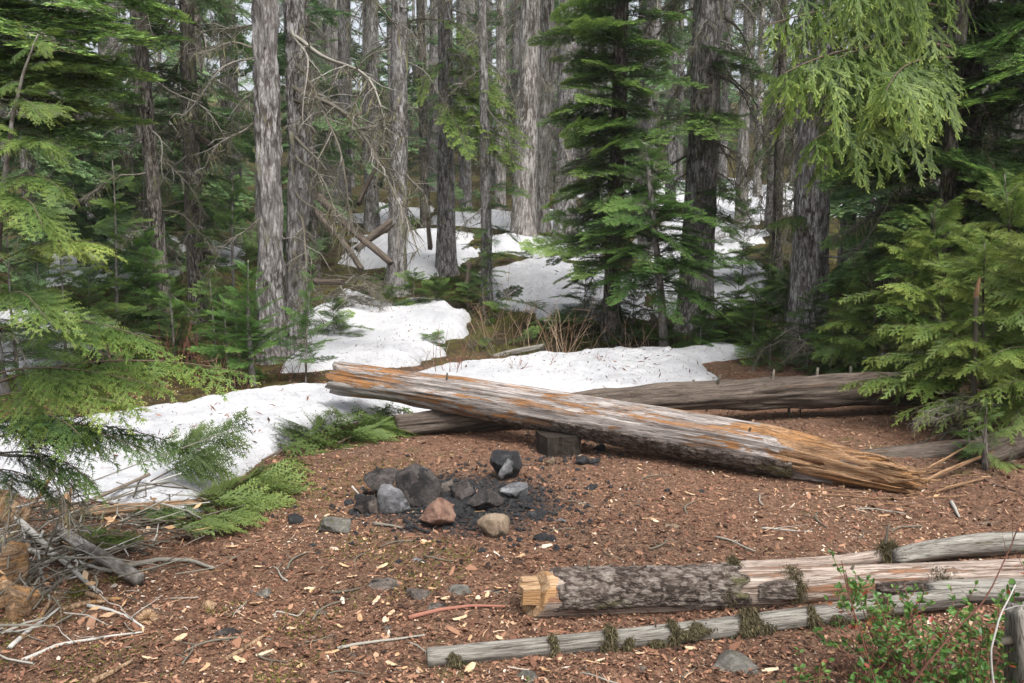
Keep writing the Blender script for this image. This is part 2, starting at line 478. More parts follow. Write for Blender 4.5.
def mat_ground():
    t = NT('needle_litter')
    o = t.obj()
    sx = t.n('ShaderNodeSeparateXYZ', i_0=o)
    a = t.noise(o, 22, 6, 0.75)
    b = t.noise(o, 90, 4, 0.75)
    c = t.noise(o, 1.3, 4, 0.6)
    f = t.math('ADD', t.math('MULTIPLY', a, 0.5), t.math('MULTIPLY', b, 0.5))
    col = t.ramp(f, [(0.35, (0.032, 0.019, 0.013)), (0.45, (0.105, 0.060, 0.038)), (0.53, (0.165, 0.092, 0.060)), (0.63, (0.30, 0.19, 0.13))])
    col = t.mix(t.math('MULTIPLY', t.ramp(c, [(0.42, 0.0), (0.62, 1.0)]), 0.5), col, t.ramp(f, [(0.36, (0.035, 0.024, 0.018)), (0.52, (0.10, 0.068, 0.048)), (0.66, (0.22, 0.16, 0.115))]))
    # forest floor beyond the clearing: darker duff and moss
    fo = t.math('ADD', t.math('SUBTRACT', sx.outputs[1], t.math('MULTIPLY', t.math('MINIMUM', t.math('ADD', sx.outputs[0], 0.6), 0.0), 1.4)), t.math('MULTIPLY', t.math('SUBTRACT', c, 0.5), 3.0))
    fom = t.ramp(t.math('MULTIPLY', fo, 0.05), [(0.49, 0.0), (0.57, 1.0)])
    moss = t.ramp(t.noise(o, 3.0, 5, 0.65), [(0.42, (0.045, 0.034, 0.020)), (0.52, (0.075, 0.060, 0.022)), (0.62, (0.095, 0.098, 0.022))])
    moss = t.mix(t.ramp(b, [(0.35, 0.7), (0.6, 0.0)]), moss, (0.022, 0.016, 0.010))
    col = t.mix(fom, col, moss)
    # small moss/grass patches in the clearing's near-left corner
    mp = t.noise(o, 2.2, 5, 0.7)
    col = t.mix(t.math('MULTIPLY', t.ramp(mp, [(0.60, 0.0), (0.66, 0.7)]), t.ramp(b, [(0.4, 0.2), (0.6, 1.0)])), col, (0.085, 0.092, 0.028))
    # soot and ash of the fire
    dx = t.math('SUBTRACT', sx.outputs[0], float(PIT[0]) + 0.05)
    dy = t.math('SUBTRACT', sx.outputs[1], float(PIT[1]) + 0.05)
    dd = t.math('SQRT', t.math('ADD', t.math('MULTIPLY', dx, dx), t.math('MULTIPLY', t.math('MULTIPLY', dy, dy), 0.8)))
    dd = t.math('ADD', dd, t.math('MULTIPLY', t.math('SUBTRACT', t.noise(o, 7, 5, 0.7), 0.5), 0.55))
    ash = t.ramp(f, [(0.4, (0.012, 0.012, 0.013)), (0.54, (0.035, 0.034, 0.034)), (0.66, (0.16, 0.155, 0.15))])
    col = t.mix(t.ramp(dd, [(0.36, 0.95), (0.62, 0.0)]), col, ash)
    h = t.math('ADD', t.math('MULTIPLY', a, 0.8), t.math('MULTIPLY', b, 0.5))
    return t.done(t.bsdf(col, 0.95, 0.1, h, 0.9, 0.02))


def mat_snow():
    t = NT('old_snow')
    o = t.obj()
    b = t.noise(o, 55, 5, 0.8)
    c = t.noise(o, 9, 5, 0.7)
    d = t.noise(o, 1.6, 4)
    col = t.ramp(d, [(0.35, (0.57, 0.58, 0.61)), (0.62, (0.71, 0.715, 0.735))])
    col = t.mix(t.ramp(t.math('ADD', t.math('MULTIPLY', b, 0.6), t.math('MULTIPLY', c, 0.4)), [(0.38, 0.8), (0.45, 0.0)]), col, (0.30, 0.26, 0.23))
    col = t.mix(t.math('MULTIPLY', t.ramp(c, [(0.48, 0.0), (0.68, 1.0)]), 0.40), col, (0.45, 0.43, 0.42))
    h = t.math('ADD', t.math('MULTIPLY', c, 1.0), t.math('MULTIPLY', b, 0.5))
    return t.done(t.bsdf(col, 0.6, 0.3, h, 1.0, 0.06))


M['ground'] = mat_ground()
M['snow'] = mat_snow()


# ------------------------------------------------------------------ branch templates: [(verts, faces, mat, tint)]
def hang_line(p0, d, L, n, droop):
    u = np.linspace(0, 1, n)[:, None]
    return p0 + d * L * u - np.array([0, 0, 1.0]) * droop * L * u ** 2


def T_join(parts):
    return parts


def fir_bough(seed, step=0.013, nl=0.030, nw=0.0095, ntw=22, width=0.44, droop=0.16, up=0.10, subs=True, lift=0.35, bend=0.06):
    r = np.random.default_rng(seed)
    A = lambda s: np.stack([s, bend * np.sin(s * 3 + seed) * s, up * s - droop * s ** 2], -1)
    s = np.repeat(np.linspace(0.10, 0.985, ntw), 2) + r.uniform(-0.015, 0.015, ntw * 2)
    sg = np.tile([1.0, -1.0], ntw)
    p0 = A(s)
    ln = width * (0.95 * (1 - s) ** 0.75 + 0.13) * r.uniform(0.65, 1.15, len(s))
    ln *= np.clip(s / 0.25, 0.45, 1)
    ang = rad(56) + r.normal(0, 0.13, len(s))
    dr = norm(np.stack([np.cos(ang), sg * np.sin(ang), r.normal(-0.08, 0.11, len(s)) + up - 2 * droop * s * 0.5], -1))
    segp, segd, segl = [p0], [dr], [ln]
    if subs:
        for k in range(7):
            u = 0.22 + 0.11 * k + r.uniform(-0.03, 0.03, len(s))
            sl = 0.42 * ln * (1 - u) + 0.018
            ok = ln > 0.07
            sd = 1 if k % 2 else -1
            side = norm(np.cross(dr, [0, 0, 1.0]))
            d2 = norm(dr * math.cos(0.8) + side * sd * math.sin(0.8) + np.array([0, 0, 1.0]) * r.normal(-0.02, 0.12, (len(s), 1)))
            segp.append((p0 + dr * (ln * u)[:, None])[ok])
            segd.append(d2[ok])
            segl.append(sl[ok])
    sa = np.linspace(0.25, 1.0, 13)
    pa = A(sa)
    segp.append(pa[:-1])
    segd.append(norm(pa[1:] - pa[:-1]))
    segl.append(np.linalg.norm(pa[1:] - pa[:-1], axis=1))
    sp, sd_, sl = np.concatenate(segp), np.concatenate(segd), np.concatenate(segl)
    tipk = np.clip((sp[:, 0] ** 2 + (2.0 * sp[:, 1]) ** 2) ** 0.5, 0, 1.1) ** 1.5
    cnt = np.maximum(2, (sl / step)).astype(int)
    idx = np.repeat(np.arange(len(sp)), cnt)
    k = np.arange(len(idx)) - np.repeat(np.cumsum(cnt) - cnt, cnt)
    u = (k + 0.5) / cnt[idx]
    pos = sp[idx] + sd_[idx] * (sl[idx] * u)[:, None]
    side = norm(np.cross(sd_[idx], [0, 0, 1.0]))
    V, T = [], []
    upv = norm(np.cross(side, sd_[idx]))
    for sg2 in (1, -1):
        a = r.uniform(0.75, 1.15, len(idx))[:, None]
        nd = norm(sd_[idx] * np.cos(a) + side * sg2 * np.sin(a) + upv * r.uniform(-0.15, lift, (len(idx), 1)))
        w = norm(np.cross(nd, upv) + upv * r.normal(0, 0.4, (len(idx), 1)))
        v, f = tris(pos, nd, w, nl * r.uniform(0.75, 1.2, len(idx)), nw)
        V.append(v)
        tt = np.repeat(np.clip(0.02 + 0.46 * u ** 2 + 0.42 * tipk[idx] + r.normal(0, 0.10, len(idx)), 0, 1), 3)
        T.append(tt)
    v = np.concatenate(V)
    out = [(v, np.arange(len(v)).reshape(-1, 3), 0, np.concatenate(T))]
    s2 = np.linspace(0, 1, 9)
    q = A(s2)
    pv, pq = prisms(q[:-1], q[1:], 0.007 * (1 - s2[:-1]) + 0.002, 0.007 * (1 - s2[1:]) + 0.002)
    out.append((pv, pq, 1, 0.25))
    pv, pq = prisms(p0, p0 + dr * (ln * 0.8)[:, None], 0.0018, 0.001)
    out.append((pv, pq, 1, 0.2))
    return out


def cedar_bough(seed, nb=16, hang=0.35, droop=0.35, up=0.25, blen=0.42, dens=1.0, lw=0.0052, ll=0.026, subgap=0.025, bend=0.06, s0=0.10, la=(0.5, 0.85)):
    r = np.random.default_rng(seed)
    A = lambda s: np.stack([s, bend * np.sin(s * 3.1 + seed) * s, up * s - droop * s ** 2], -1)
    s = np.linspace(s0, 1.0, nb * 2)
    sg = np.tile([1.0, -1.0], nb)
    p0 = A(s)
    L = blen * (0.9 * (1 - s) ** 0.7 + 0.24) * r.uniform(0.6, 1.2, len(s)) * np.clip(s / 0.22, 0.5, 1)
    ang = rad(46) + r.normal(0, 0.14, len(s))
    d = norm(np.stack([np.cos(ang), sg * np.sin(ang), np.full(len(s), up * 0.5) - hang * r.uniform(0.5, 1.3, len(s)) - droop * s], -1))
    hg = hang * r.uniform(0.35, 0.8, len(s))
    side = norm(np.cross(d, [0, 0, 1.0]))
    roll = r.normal(0, 0.6, (len(s), 1))
    upn = norm(np.cross(side, d))
    side = side * np.cos(roll) + upn * np.sin(roll)
    V, Q, TT = [], [], []
    subs_p, subs_d, subs_l, subs_s, subs_t = [], [], [], [], []
    for i in range(len(s)):
        n = max(4, int(L[i] / subgap * dens))
        u = (np.arange(n) + r.uniform(0.2, 0.8, n)) / n
        pp = p0[i] + d[i] * (L[i] * u)[:, None] - np.array([0, 0, 1.0]) * (hg[i] * L[i] * u ** 2)[:, None]
        dd = norm(d[i][None] - np.array([[0, 0, 1.0]]) * (2 * hg[i] * u)[:, None])
        sgn = np.where(np.arange(n) % 2 == 0, 1.0, -1.0)[:, None]
        a = r.uniform(0.55, 0.85, (n, 1))
        sd = norm(dd * np.cos(a) + side[i][None] * sgn * np.sin(a) - np.array([[0, 0, 1.0]]) * hang * 0.25 + r.normal(0, 0.06, (n, 3)))
        sl = (0.42 * L[i] * (1 - u) * np.clip(u / 0.15 + 0.45, 0, 1) + 0.022) * r.uniform(0.7, 1.2, n)
        subs_p.append(pp); subs_d.append(sd); subs_l.append(sl)
        subs_s.append(norm(np.cross(np.cross(sd, side[i][None]), sd))); subs_t.append(u)
        # the branchlet's own scaly stem
        m = 6
        uu = np.linspace(0, 1, m)
        ppp = p0[i] + d[i] * (L[i] * uu)[:, None] - np.array([0, 0, 1.0]) * (hg[i] * L[i] * uu ** 2)[:, None]
        subs_p.append(ppp[:-1]); subs_d.append(norm(ppp[1:] - ppp[:-1])); subs_l.append(np.linalg.norm(ppp[1:] - ppp[:-1], axis=1) * 1.1)
        subs_s.append(np.repeat(side[i][None], m - 1, 0)); subs_t.append(uu[:-1] * 0.5)
    sp, sd, sl, ss, st = map(np.concatenate, (subs_p, subs_d, subs_l, subs_s, subs_t))
    # scaly shoots themselves
    v, q = rhombs(sp, sd, ss, sl, lw * 1.3, 0.3)
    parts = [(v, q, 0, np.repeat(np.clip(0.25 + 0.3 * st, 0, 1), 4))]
    cnt = np.maximum(2, (sl / (lw * 1.45) * dens)).astype(int)
    idx = np.repeat(np.arange(len(sp)), cnt)
    k = np.arange(len(idx)) - np.repeat(np.cumsum(cnt) - cnt, cnt)
    u = (k + 0.6) / cnt[idx]
    pos = sp[idx] + sd[idx] * (sl[idx] * u)[:, None]
    sgn = np.where(k % 2 == 0, 1.0, -1.0)[:, None]
    a = r.uniform(*la, (len(idx), 1))
    ld = norm(sd[idx] * np.cos(a) + ss[idx] * sgn * np.sin(a) + r.normal(0, 0.10, (len(idx), 3)))
    lsd = norm(np.cross(ld, np.cross(sd[idx], ss[idx])))
    lsz = ll * (0.35 + 0.8 * np.clip(sl[idx] / 0.09, 0.2, 1)) * (1 - 0.55 * u) * r.uniform(0.8, 1.2, len(idx))
    v, q = rhombs(pos, ld, lsd, lsz, lw)
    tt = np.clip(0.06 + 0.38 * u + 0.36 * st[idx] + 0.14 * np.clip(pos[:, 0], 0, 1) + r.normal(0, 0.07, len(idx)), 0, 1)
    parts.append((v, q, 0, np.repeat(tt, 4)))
    s2 = np.linspace(0, 1, 10)
    qx = A(s2)
    pv, pq = prisms(qx[:-1], qx[1:], 0.006 * (1 - s2[:-1]) + 0.0016, 0.006 * (1 - s2[1:]) + 0.0016)
    parts.append((pv, pq, 1, 0.5))
    return parts


def dead_bough(seed, n=22, droop=0.35, up=0.0, fine=5, r0=0.014, spread=0.5, lich=26, axis_bend=0.1):
    r = np.random.default_rng(seed)
    wob = r.uniform(0, 6, 2)
    A = lambda s: np.stack([s, axis_bend * np.sin(s * 4 + wob[0]) * s, up * s - droop * s ** 2 + 0.03 * np.sin(s * 9 + wob[1])], -1)
    s2 = np.linspace(0, 1, 12)
    q = A(s2)
    out = []
    pv, pq = prisms(q[:-1], q[1:], r0 * (1 - s2[:-1]) + 0.003, r0 * (1 - s2[1:]) + 0.003)
    out.append((pv, pq, 1, 0.55 + r.uniform(-0.1, 0.3)))
    s = r.uniform(0.15, 1.0, n)
    p0 = A(s)
    sg = r.choice([-1.0, 1.0], n)
    ln = spread * (1 - s * 0.6) * r.uniform(0.3, 1.0, n)
    d = norm(np.stack([r.uniform(0.2, 0.9, n), sg * r.uniform(0.3, 1.0, n), r.normal(-0.3, 0.35, n)], -1))
    m = p0 + d * (ln * 0.5)[:, None]
    e = m + norm(d + r.normal(0, 0.25, (n, 3)) - np.array([0, 0, 0.3])) * (ln * 0.5)[:, None]
    pv, pq = prisms(np.concatenate([p0, m]), np.concatenate([m, e]), np.repeat([0.0045, 0.003], n), np.repeat([0.003, 0.0015], n))
    out.append((pv, pq, 1, np.repeat(np.tile(r.uniform(0.1, 0.95, n), 2), 6)))
    nn = n * fine
    ii = r.integers(0, n, nn)
    w = r.random(nn)[:, None]
    sp = np.where(w < 0.5, p0[ii] + (m[ii] - p0[ii]) * w * 2, m[ii] + (e[ii] - m[ii]) * (w * 2 - 1))
    sd = norm(d[ii] * 0.5 + r.normal(0, 0.55, (nn, 3)) - np.array([0, 0, 0.35]))
    pv, pq = prisms(sp, sp + sd * (0.16 * spread / 0.5 * r.uniform(0.3, 1, nn))[:, None], 0.0022, 0.001)
    out.append((pv, pq, 1, np.repeat(r.uniform(0.0, 0.8, nn), 6)))
    if lich:
        ii = r.integers(0, nn, lich)
        lp = sp[ii]
        ld = norm(np.stack([r.normal(0, 0.1, lich), r.normal(0, 0.1, lich), -np.ones(lich)], -1))
        az = r.uniform(0, PI, lich)
        ls = np.stack([np.cos(az), np.sin(az), np.zeros(lich)], -1)
        v, qf = rhombs(lp, ld, ls, r.uniform(0.04, 0.18, lich), 0.006)
        out.append((v, qf, 2, np.repeat(r.uniform(0.0, 0.8, lich), 4)))
    return out


def rotm(az, tilt, roll):
    ca, sa = math.cos(az), math.sin(az)
    ct, st = math.cos(tilt), math.sin(tilt)
    cr, sr = math.cos(roll), math.sin(roll)
    Rx = np.array([[1, 0, 0], [0, cr, -sr], [0, sr, cr]])
    Ry = np.array([[ct, 0, -st], [0, 1, 0], [st, 0, ct]])
    Rz = np.array([[ca, -sa, 0], [sa, ca, 0], [0, 0, 1]])
    return Rz @ Ry @ Rx


def put(mb, tpl, pos, L, az, tilt, roll=0.0, da=0.0, mmap=None, wide=1.0):
    R_ = rotm(az, tilt, roll)
    for v, f, m, a in tpl:
        vv = v * np.array([1, wide, 1])
        mb.add((vv * L) @ R_.T + pos, f, m if mmap is None else mmap[m], (np.asarray(a) + (da if m == 0 else 0)))


def put_to(mb, tpl, a, b, roll=0.0, da=0.0, wide=1.0):
    """a branch from point a with its tip near b"""
    a, b = np.asarray(a, float), np.asarray(b, float)
    d = b - a
    L = np.linalg.norm(d)
    ax = tpl[-1][0] if False else None
    put(mb, tpl, a, L, math.atan2(d[1], d[0]), math.asin(d[2] / L), roll, da, None, wide)


def crown(mb, tpls, z0, z1, n, l0, l1, t0, t1, seed, az=None, da=0.0, axis=None, lvar=(0.65, 1.15), wide=1.0):
    r = np.random.default_rng(seed)
    for i in range(n):
        f = (i + r.random()) / n
        z = z0 + (z1 - z0) * f
        L = (l0 + (l1 - l0) * f) * r.uniform(*lvar)
        a = i * 2.39996 + r.normal(0, 0.35) if az is None else r.uniform(*az)
        pos = np.array([0, 0, z]) if axis is None else axis(z)
        put(mb, tpls[r.integers(len(tpls))], pos, L, a, rad(t0 + (t1 - t0) * f) + r.normal(0, 0.17), r.normal(0, 0.28), da + r.normal(0, 0.09), None, wide)


FIR = [fir_bough(i, droop=0.20, up=0.10) for i in range(4)]
FIRF = [fir_bough(20 + i, step=0.030, nl=0.055, nw=0.022, ntw=12, droop=0.22, up=0.08) for i in range(4)]
FIRFF = [fir_bough(30 + i, step=0.07, nl=0.12, nw=0.05, ntw=10, droop=0.25, up=0.05, subs=False) for i in range(4)]
HEM = [fir_bough(40 + i, step=0.012, nl=0.024, nw=0.0085, ntw=20, width=0.42, droop=0.32, up=0.16, lift=0.1, bend=0.12) for i in range(4)]
HEMF = [fir_bough(50 + i, step=0.026, nl=0.045, nw=0.019, ntw=11, width=0.42, droop=0.35, up=0.16, lift=0.1, bend=0.14) for i in range(4)]
SAP = [fir_bough(60 + i, step=0.016, nl=0.045, nw=0.011, ntw=11, width=0.42, droop=0.10, up=0.18, lift=0.3) for i in range(4)]
CED = [cedar_bough(70 + i) for i in range(4)]
CEDS = [cedar_bough(80 + i, nb=11, hang=0.25, droop=0.30, up=0.30, blen=0.42, lw=0.0085, ll=0.034, subgap=0.045) for i in range(4)]
WEEP = [cedar_bough(90 + i, nb=22, hang=0.80, droop=0.16, up=0.12, s0=.22, blen=0.25, lw=0.0048, ll=0.034, subgap=0.024, dens=1.0, la=(.18, .42)) for i in range(3)]
DEAD = [dead_bough(100 + i, n=26, fine=6, lich=46, droop=0.25 + 0.1 * i) for i in range(5)]
DEADF = [dead_bough(110 + i, n=13, fine=4, droop=0.3 + 0.1 * i, lich=14, r0=0.018) for i in range(4)]


# ------------------------------------------------------------------ trunks and logs
def bark_tube(mb, path, r, ns, amp, fh, fv, seed, m=0, flare=0.0, cap=True):
    """a tube whose skin carries long ridges and plates"""
    path = np.asarray(path, float)
    n = len(path)
    s = np.concatenate([[0], np.cumsum(np.linalg.norm(np.diff(path, axis=0), axis=1))])
    ph = np.linspace(0, 2 * PI, ns, endpoint=False)
    Z, Ph = np.meshgrid(s, ph, indexing='ij')
    rr = np.repeat(np.asarray(r, float)[:, None], ns, 1)
    R0 = float(np.mean(r))
    x, y = np.cos(Ph) * R0 * fh, np.sin(Ph) * R0 * fh
    nz = fbm(x + seed * 3.7, y, Z * fv, 4)
    plates = 1 - np.abs(vn(x * 0.8 + 9 + seed, y * 0.8, Z * fv * 0.7)) * 2
    lump = fbm(np.cos(Ph) * 1.1 + seed, np.sin(Ph) * 1.1, Z * 0.9 + seed, 3)
    rr = rr + amp * (nz * 1.3 - 0.7 * np.clip(plates, 0, 1)) + R0 * 0.22 * lump
    if flare:
        lobes = 0.55 + 0.45 * np.cos(Ph * 4 + seed) + 0.3 * np.cos(Ph * 7 + seed * 2)
        rr = rr + R0 * flare * np.exp(-np.clip(Z - 0.15, 0, None) / 0.30) * (0.6 + 0.6 * lobes)
    add_tube(mb, path, rr, ns, m, 0.5, cap)


def trunk_path(Ht, lean=(0, 0), bend=0.0, seed=0, n=60, z0=-0.25):
    z = np.linspace(z0, Ht, n)
    u = z / Ht
    x = lean[0] * z + bend * np.sin(u * 3.0 + seed) * Ht * 0.05 - bend * math.sin(seed) * Ht * 0.05
    y = lean[1] * z + bend * np.cos(u * 2.3 + seed) * Ht * 0.03 - bend * math.cos(seed) * Ht * 0.03
    return np.stack([x, y, z], -1)


def stub_branch(mb, path, z, az, L, r, tilt, seed, m=0):
    i = int(np.clip(np.searchsorted(path[:, 2], z), 0, len(path) - 1))
    rr = np.random.default_rng(seed)
    p = path[i]
    d = np.array([math.cos(az) * math.cos(tilt), math.sin(az) * math.cos(tilt), math.sin(tilt)])
    n = 6
    u = np.linspace(0, 1, n)[:, None]
    pts = p + d * u * L - np.array([0, 0, 1.0]) * (u ** 2) * L * 0.12 + rr.normal(0, 0.02 * L, (n, 3)) * u
    add_tube(mb, pts, r * (1 - 0.8 * u[:, 0]), 5, m, rr.uniform(0.3, 1))


def conifer(name, label, px, Y, dia, Ht=11.0, lean=(0, 0), bend=0.15, bark='bark', seed=0, ns=40, dz=0.05, amp=0.010, flare=0.7,
            crown_fn=None, foliage='fir', dead_fn=None, group=None, cat='tree', z_taper=0.55, loc=None, fh=30, fv=5):
    g = ground_at(px, Y) if loc is None else np.asarray(loc, float)
    root = thing(name, label, cat, g, 0, group)
    path = trunk_path(Ht, lean, bend, seed, int(Ht / dz))
    mb = MB()
    z = path[:, 2]
    r = dia / 2 * (1 - z_taper * np.clip(z, 0, None) / Ht)
    bark_tube(mb, path, r, ns, amp, fh, fv, seed, 0, flare)
    rr = np.random.default_rng(seed + 500)
    for k in range(10):
        stub_branch(mb, path, rr.uniform(0.8, min(Ht, 7)), rr.uniform(0, 2 * PI), rr.uniform(0.1, 0.5), dia * 0.05 + 0.006, rr.uniform(-0.5, 0.4), seed * 31 + k)
    mb.obj('trunk', M[bark], root)
    axis = lambda zz: np.array([np.interp(zz, path[:, 2], path[:, 0]), np.interp(zz, path[:, 2], path[:, 1]), zz])
    if crown_fn:
        c = MB()
        crown_fn(c, axis, g)
        if c.n:
            c.obj('crown', [M[foliage], M['twig']], root)
    if dead_fn:
        c = MB()
        dead_fn(c, axis, g)
        if c.n:
            c.obj('dead_branch_tangle', [M['deadtwig'], M['deadtwig'], M['lichen']], root)
    return root


def sapling(name, label, px, Y, h, n=24, l0=0.45, foliage='young', tpl=None, seed=0, lean=(0, 0), cat='sapling', stem_r=0.012, z0=0.12, t0=5, t1=45, loc=None, group=None, bend=0.3, wide=1.0, bark='bark_smooth'):
    tpl = tpl or SAP
    g = ground_at(px, Y) if loc is None else np.asarray(loc, float)
    root = thing(name, label, cat, g, 0, group)
    path = trunk_path(h, lean, bend, seed, 24, -0.05)
    mb = MB()
    add_tube(mb, path, stem_r * (1 - 0.85 * np.clip(path[:, 2], 0, None) / h), 7, 0, 0.5)
    mb.obj('trunk', M[bark], root)
    axis = lambda zz: np.array([np.interp(zz, path[:, 2], path[:, 0]), np.interp(zz, path[:, 2], path[:, 1]), zz])
    c = MB()
    crown(c, tpl, h * z0, h * 0.97, n, l0, l0 * 0.22, t0, t1, seed, None, 0.0, axis, wide=wide)
    c.obj('crown', [M[foliage], M['twig']], root)
    return root

# ================================================================== SETTING
def axis_coords(parts):
    return np.concatenate([np.arange(a, b, s) for a, b, s in parts] + [np.array([parts[-1][1]])])


def build_ground():
    xs = axis_coords([(-110, -30, 8), (-30, -10, 1.0), (-10, -4.5, 0.25), (-4.5, 4.5, 0.05), (4.5, 10, 0.25), (10, 30, 1.0), (30, 110, 8)])
    ys = axis_coords([(-60, -4, 6), (-4, 1.5, 0.5), (1.5, 9.5, 0.05), (9.5, 20, 0.16), (20, 48, 0.7), (48, 150, 5)])
    X, Y = np.meshgrid(xs, ys, indexing='xy')
    Z = H(X, Y)
    near = (1 - sstep(8.5, 11.5, Y)) * (1 - sstep(3.5, 5, np.abs(X)))
    Z = Z + near * 0.006 * fbm(X * 11, Y * 11, 2.0, 3)
    v = np.stack([X, Y, Z], -1).reshape(-1, 3)
    nx, ny = len(xs), len(ys)
    i, j = np.meshgrid(np.arange(ny - 1), np.arange(nx - 1), indexing='ij')
    q = np.stack([i * nx + j, i * nx + j + 1, (i + 1) * nx + j + 1, (i + 1) * nx + j], -1).reshape(-1, 4)
    o = MB().add(v, q).obj('ground', M['ground'])
    tag(o, kind='structure')


build_ground()


def sdist(pts, poly):
    """signed distance to a polygon, positive inside"""
    x, y = pts[:, 0], pts[:, 1]
    d = np.full(len(pts), 1e9)
    ins = np.zeros(len(pts), bool)
    n = len(poly)
    for i in range(n):
        a, b = poly[i], poly[(i + 1) % n]
        e = b - a
        w = pts - a
        t = np.clip((w @ e) / (e @ e), 0, 1)
        d = np.minimum(d, np.linalg.norm(w - t[:, None] * e, axis=1))
        c = ((a[1] > y) != (b[1] > y)) & (x < (b[0] - a[0]) * (y - a[1]) / (b[1] - a[1] + 1e-12) + a[0])
        ins ^= c
    return np.where(ins, d, -d)


SNOW = []


def snow_patch(px_poly, step, thick, edge, noise=0.12, nf=2.0, world=None):
    poly = np.array([G(*p)[:2] for p in px_poly]) if world is None else np.array(world, float)
    lo, hi = poly.min(0) - 0.3, poly.max(0) + 0.3
    xs, ys = np.arange(lo[0], hi[0], step), np.arange(lo[1], hi[1], step)
    X, Y = np.meshgrid(xs, ys, indexing='xy')
    p = np.stack([X.ravel(), Y.ravel()], -1)
    d = sdist(p, poly) + noise * fbm(p[:, 0] * nf, p[:, 1] * nf, 3.3, 4)
    t = np.sqrt(np.clip(1 - (1 - np.clip(d / edge, 0, 1)) ** 2, 0, 1))
    th = t * thick * (1 + 0.35 * fbm(p[:, 0] * 0.9, p[:, 1] * 0.9, 6, 3))
    z = H(p[:, 0], p[:, 1]) + np.where(d > 0, th - 0.01, -0.04 + np.clip(d, -0.5, 0) * 0.3)
    cup = fbm(p[:, 0] * 5.5, p[:, 1] * 5.5, 2.2, 3) * 0.06 + fbm(p[:, 0] * 14, p[:, 1] * 14, 8.2, 2) * 0.03
    z = z + cup * np.clip(d / edge, 0, 1)
    keep = (d > -2.5 * step).reshape(X.shape)
    nx, ny = len(xs), len(ys)
    i, j = np.meshgrid(np.arange(ny - 1), np.arange(nx - 1), indexing='ij')
    k = (keep[:-1, :-1] & keep[1:, :-1] & keep[:-1, 1:] & keep[1:, 1:])
    q = np.stack([i * nx + j, i * nx + j + 1, (i + 1) * nx + j + 1, (i + 1) * nx + j], -1)[k]
    used = np.unique(q)
    mp = -np.ones(nx * ny, int)
    mp[used] = np.arange(len(used))
    v = np.stack([p[:, 0], p[:, 1], z], -1)[used]
    o = MB().add(v, mp[q]).obj('snow', M['snow'])
    tag(o, kind='stuff')
    SNOW.append(poly)
    return poly


def in_snow(p):
    m = np.zeros(len(p), bool)
    for s in SNOW:
        m |= sdist(p[:, :2], s) > -0.02
    return m


# long low strip across the clearing
snow_patch([(-60, 470), (-60, 430), (60, 428), (120, 418), (190, 406), (265, 396), (330, 390), (425, 375), (470, 367), (520, 361), (600, 358), (680, 354), (765, 350),
            (766, 355), (700, 364), (722, 381), (706, 390), (640, 394), (580, 396), (520, 393), (470, 400), (412, 414), (345, 424), (300, 444), (262, 462), (228, 484), (190, 498), (120, 506), (40, 500)],
           0.04, 0.13, 0.26, 0.12, 2.6)
# tongue of snow left of the mossy bank
snow_patch([(286, 372), (290, 340), (325, 310), (345, 296), (385, 308), (432, 306), (466, 320), (463, 336), (436, 348), (444, 356), (398, 368), (350, 368)], 0.05, 0.17, 0.22, 0.28, 2.6)
# the drifts further up the slope, broken by banks and brush
for poly_, st_, th_, ns_ in [([(474, 276), (520, 264), (580, 268), (648, 282), (648, 318), (600, 322), (545, 318), (500, 302)], .07, .28, .30),
                             ([(640, 284), (690, 262), (740, 258), (770, 272), (764, 300), (715, 312), (660, 316)], .08, .26, .35),
                             ([(338, 262), (360, 240), (420, 232), (470, 236), (474, 258), (430, 280), (385, 274)], .08, .25, .35),
                             ([(478, 250), (500, 236), (560, 238), (600, 246), (600, 262), (530, 258)], .10, .22, .35),
                             ([(620, 250), (660, 225), (720, 222), (770, 240), (735, 254), (680, 262)], .12, .25, .5),
                             ([(425, 226), (470, 214), (560, 210), (610, 220), (590, 234), (500, 230)], .15, .25, .6),
                             ([(690, 214), (740, 190), (800, 186), (815, 206), (760, 224)], .18, .3, .8),
                             ([(815, 215), (870, 196), (905, 200), (880, 222)], .18, .3, .7),
                             ([(560, 196), (640, 186), (720, 180), (760, 184), (700, 200), (600, 206)], .25, .35, 1.0),
                             ([(340, 222), (380, 206), (430, 208), (410, 222)], .18, .25, .5),
                             ([(35, 288), (60, 255), (130, 238), (180, 240), (185, 272), (120, 290)], .12, .35, .3),
                             ([(188, 262), (215, 245), (245, 250), (240, 272)], .12, .22, .4),
                             ([(-40, 372), (-30, 318), (50, 312), (120, 326), (110, 356), (30, 376)], .06, .25, .2)]:
    snow_patch(poly_, st_, th_ * .55, .35, ns_ * 1.25, 1.5)
snow_patch([(842, 378), (1010, 360), (1010, 352), (860, 356), (838, 366)], 0.05, 0.06, 0.2, 0.2)
snow_patch([(125, 515), (150, 500), (192, 497), (206, 510), (180, 517)], 0.03, 0.07, 0.15, 0.10)

# ------------------------------------------------------------------ loose litter
RAMP_T = RG


def rand_area(n, y0=2.55, y1=10.8, wid=0.86):
    n = int(n * 1.3)
    y = y0 * (y1 / y0) ** RG.random(n)
    x = (RG.random(n) * 2 - 1) * (wid * y + 0.3)
    p = np.stack([x, y], -1)
    return p[~in_snow(p)]


def near_pit(p):
    d = np.hypot(p[:, 0] - PIT[0] - 0.05, (p[:, 1] - PIT[1] - 0.05) * 0.9) + 0.12 * fbm(p[:, 0] * 4, p[:, 1] * 4, 1, 3)
    return d


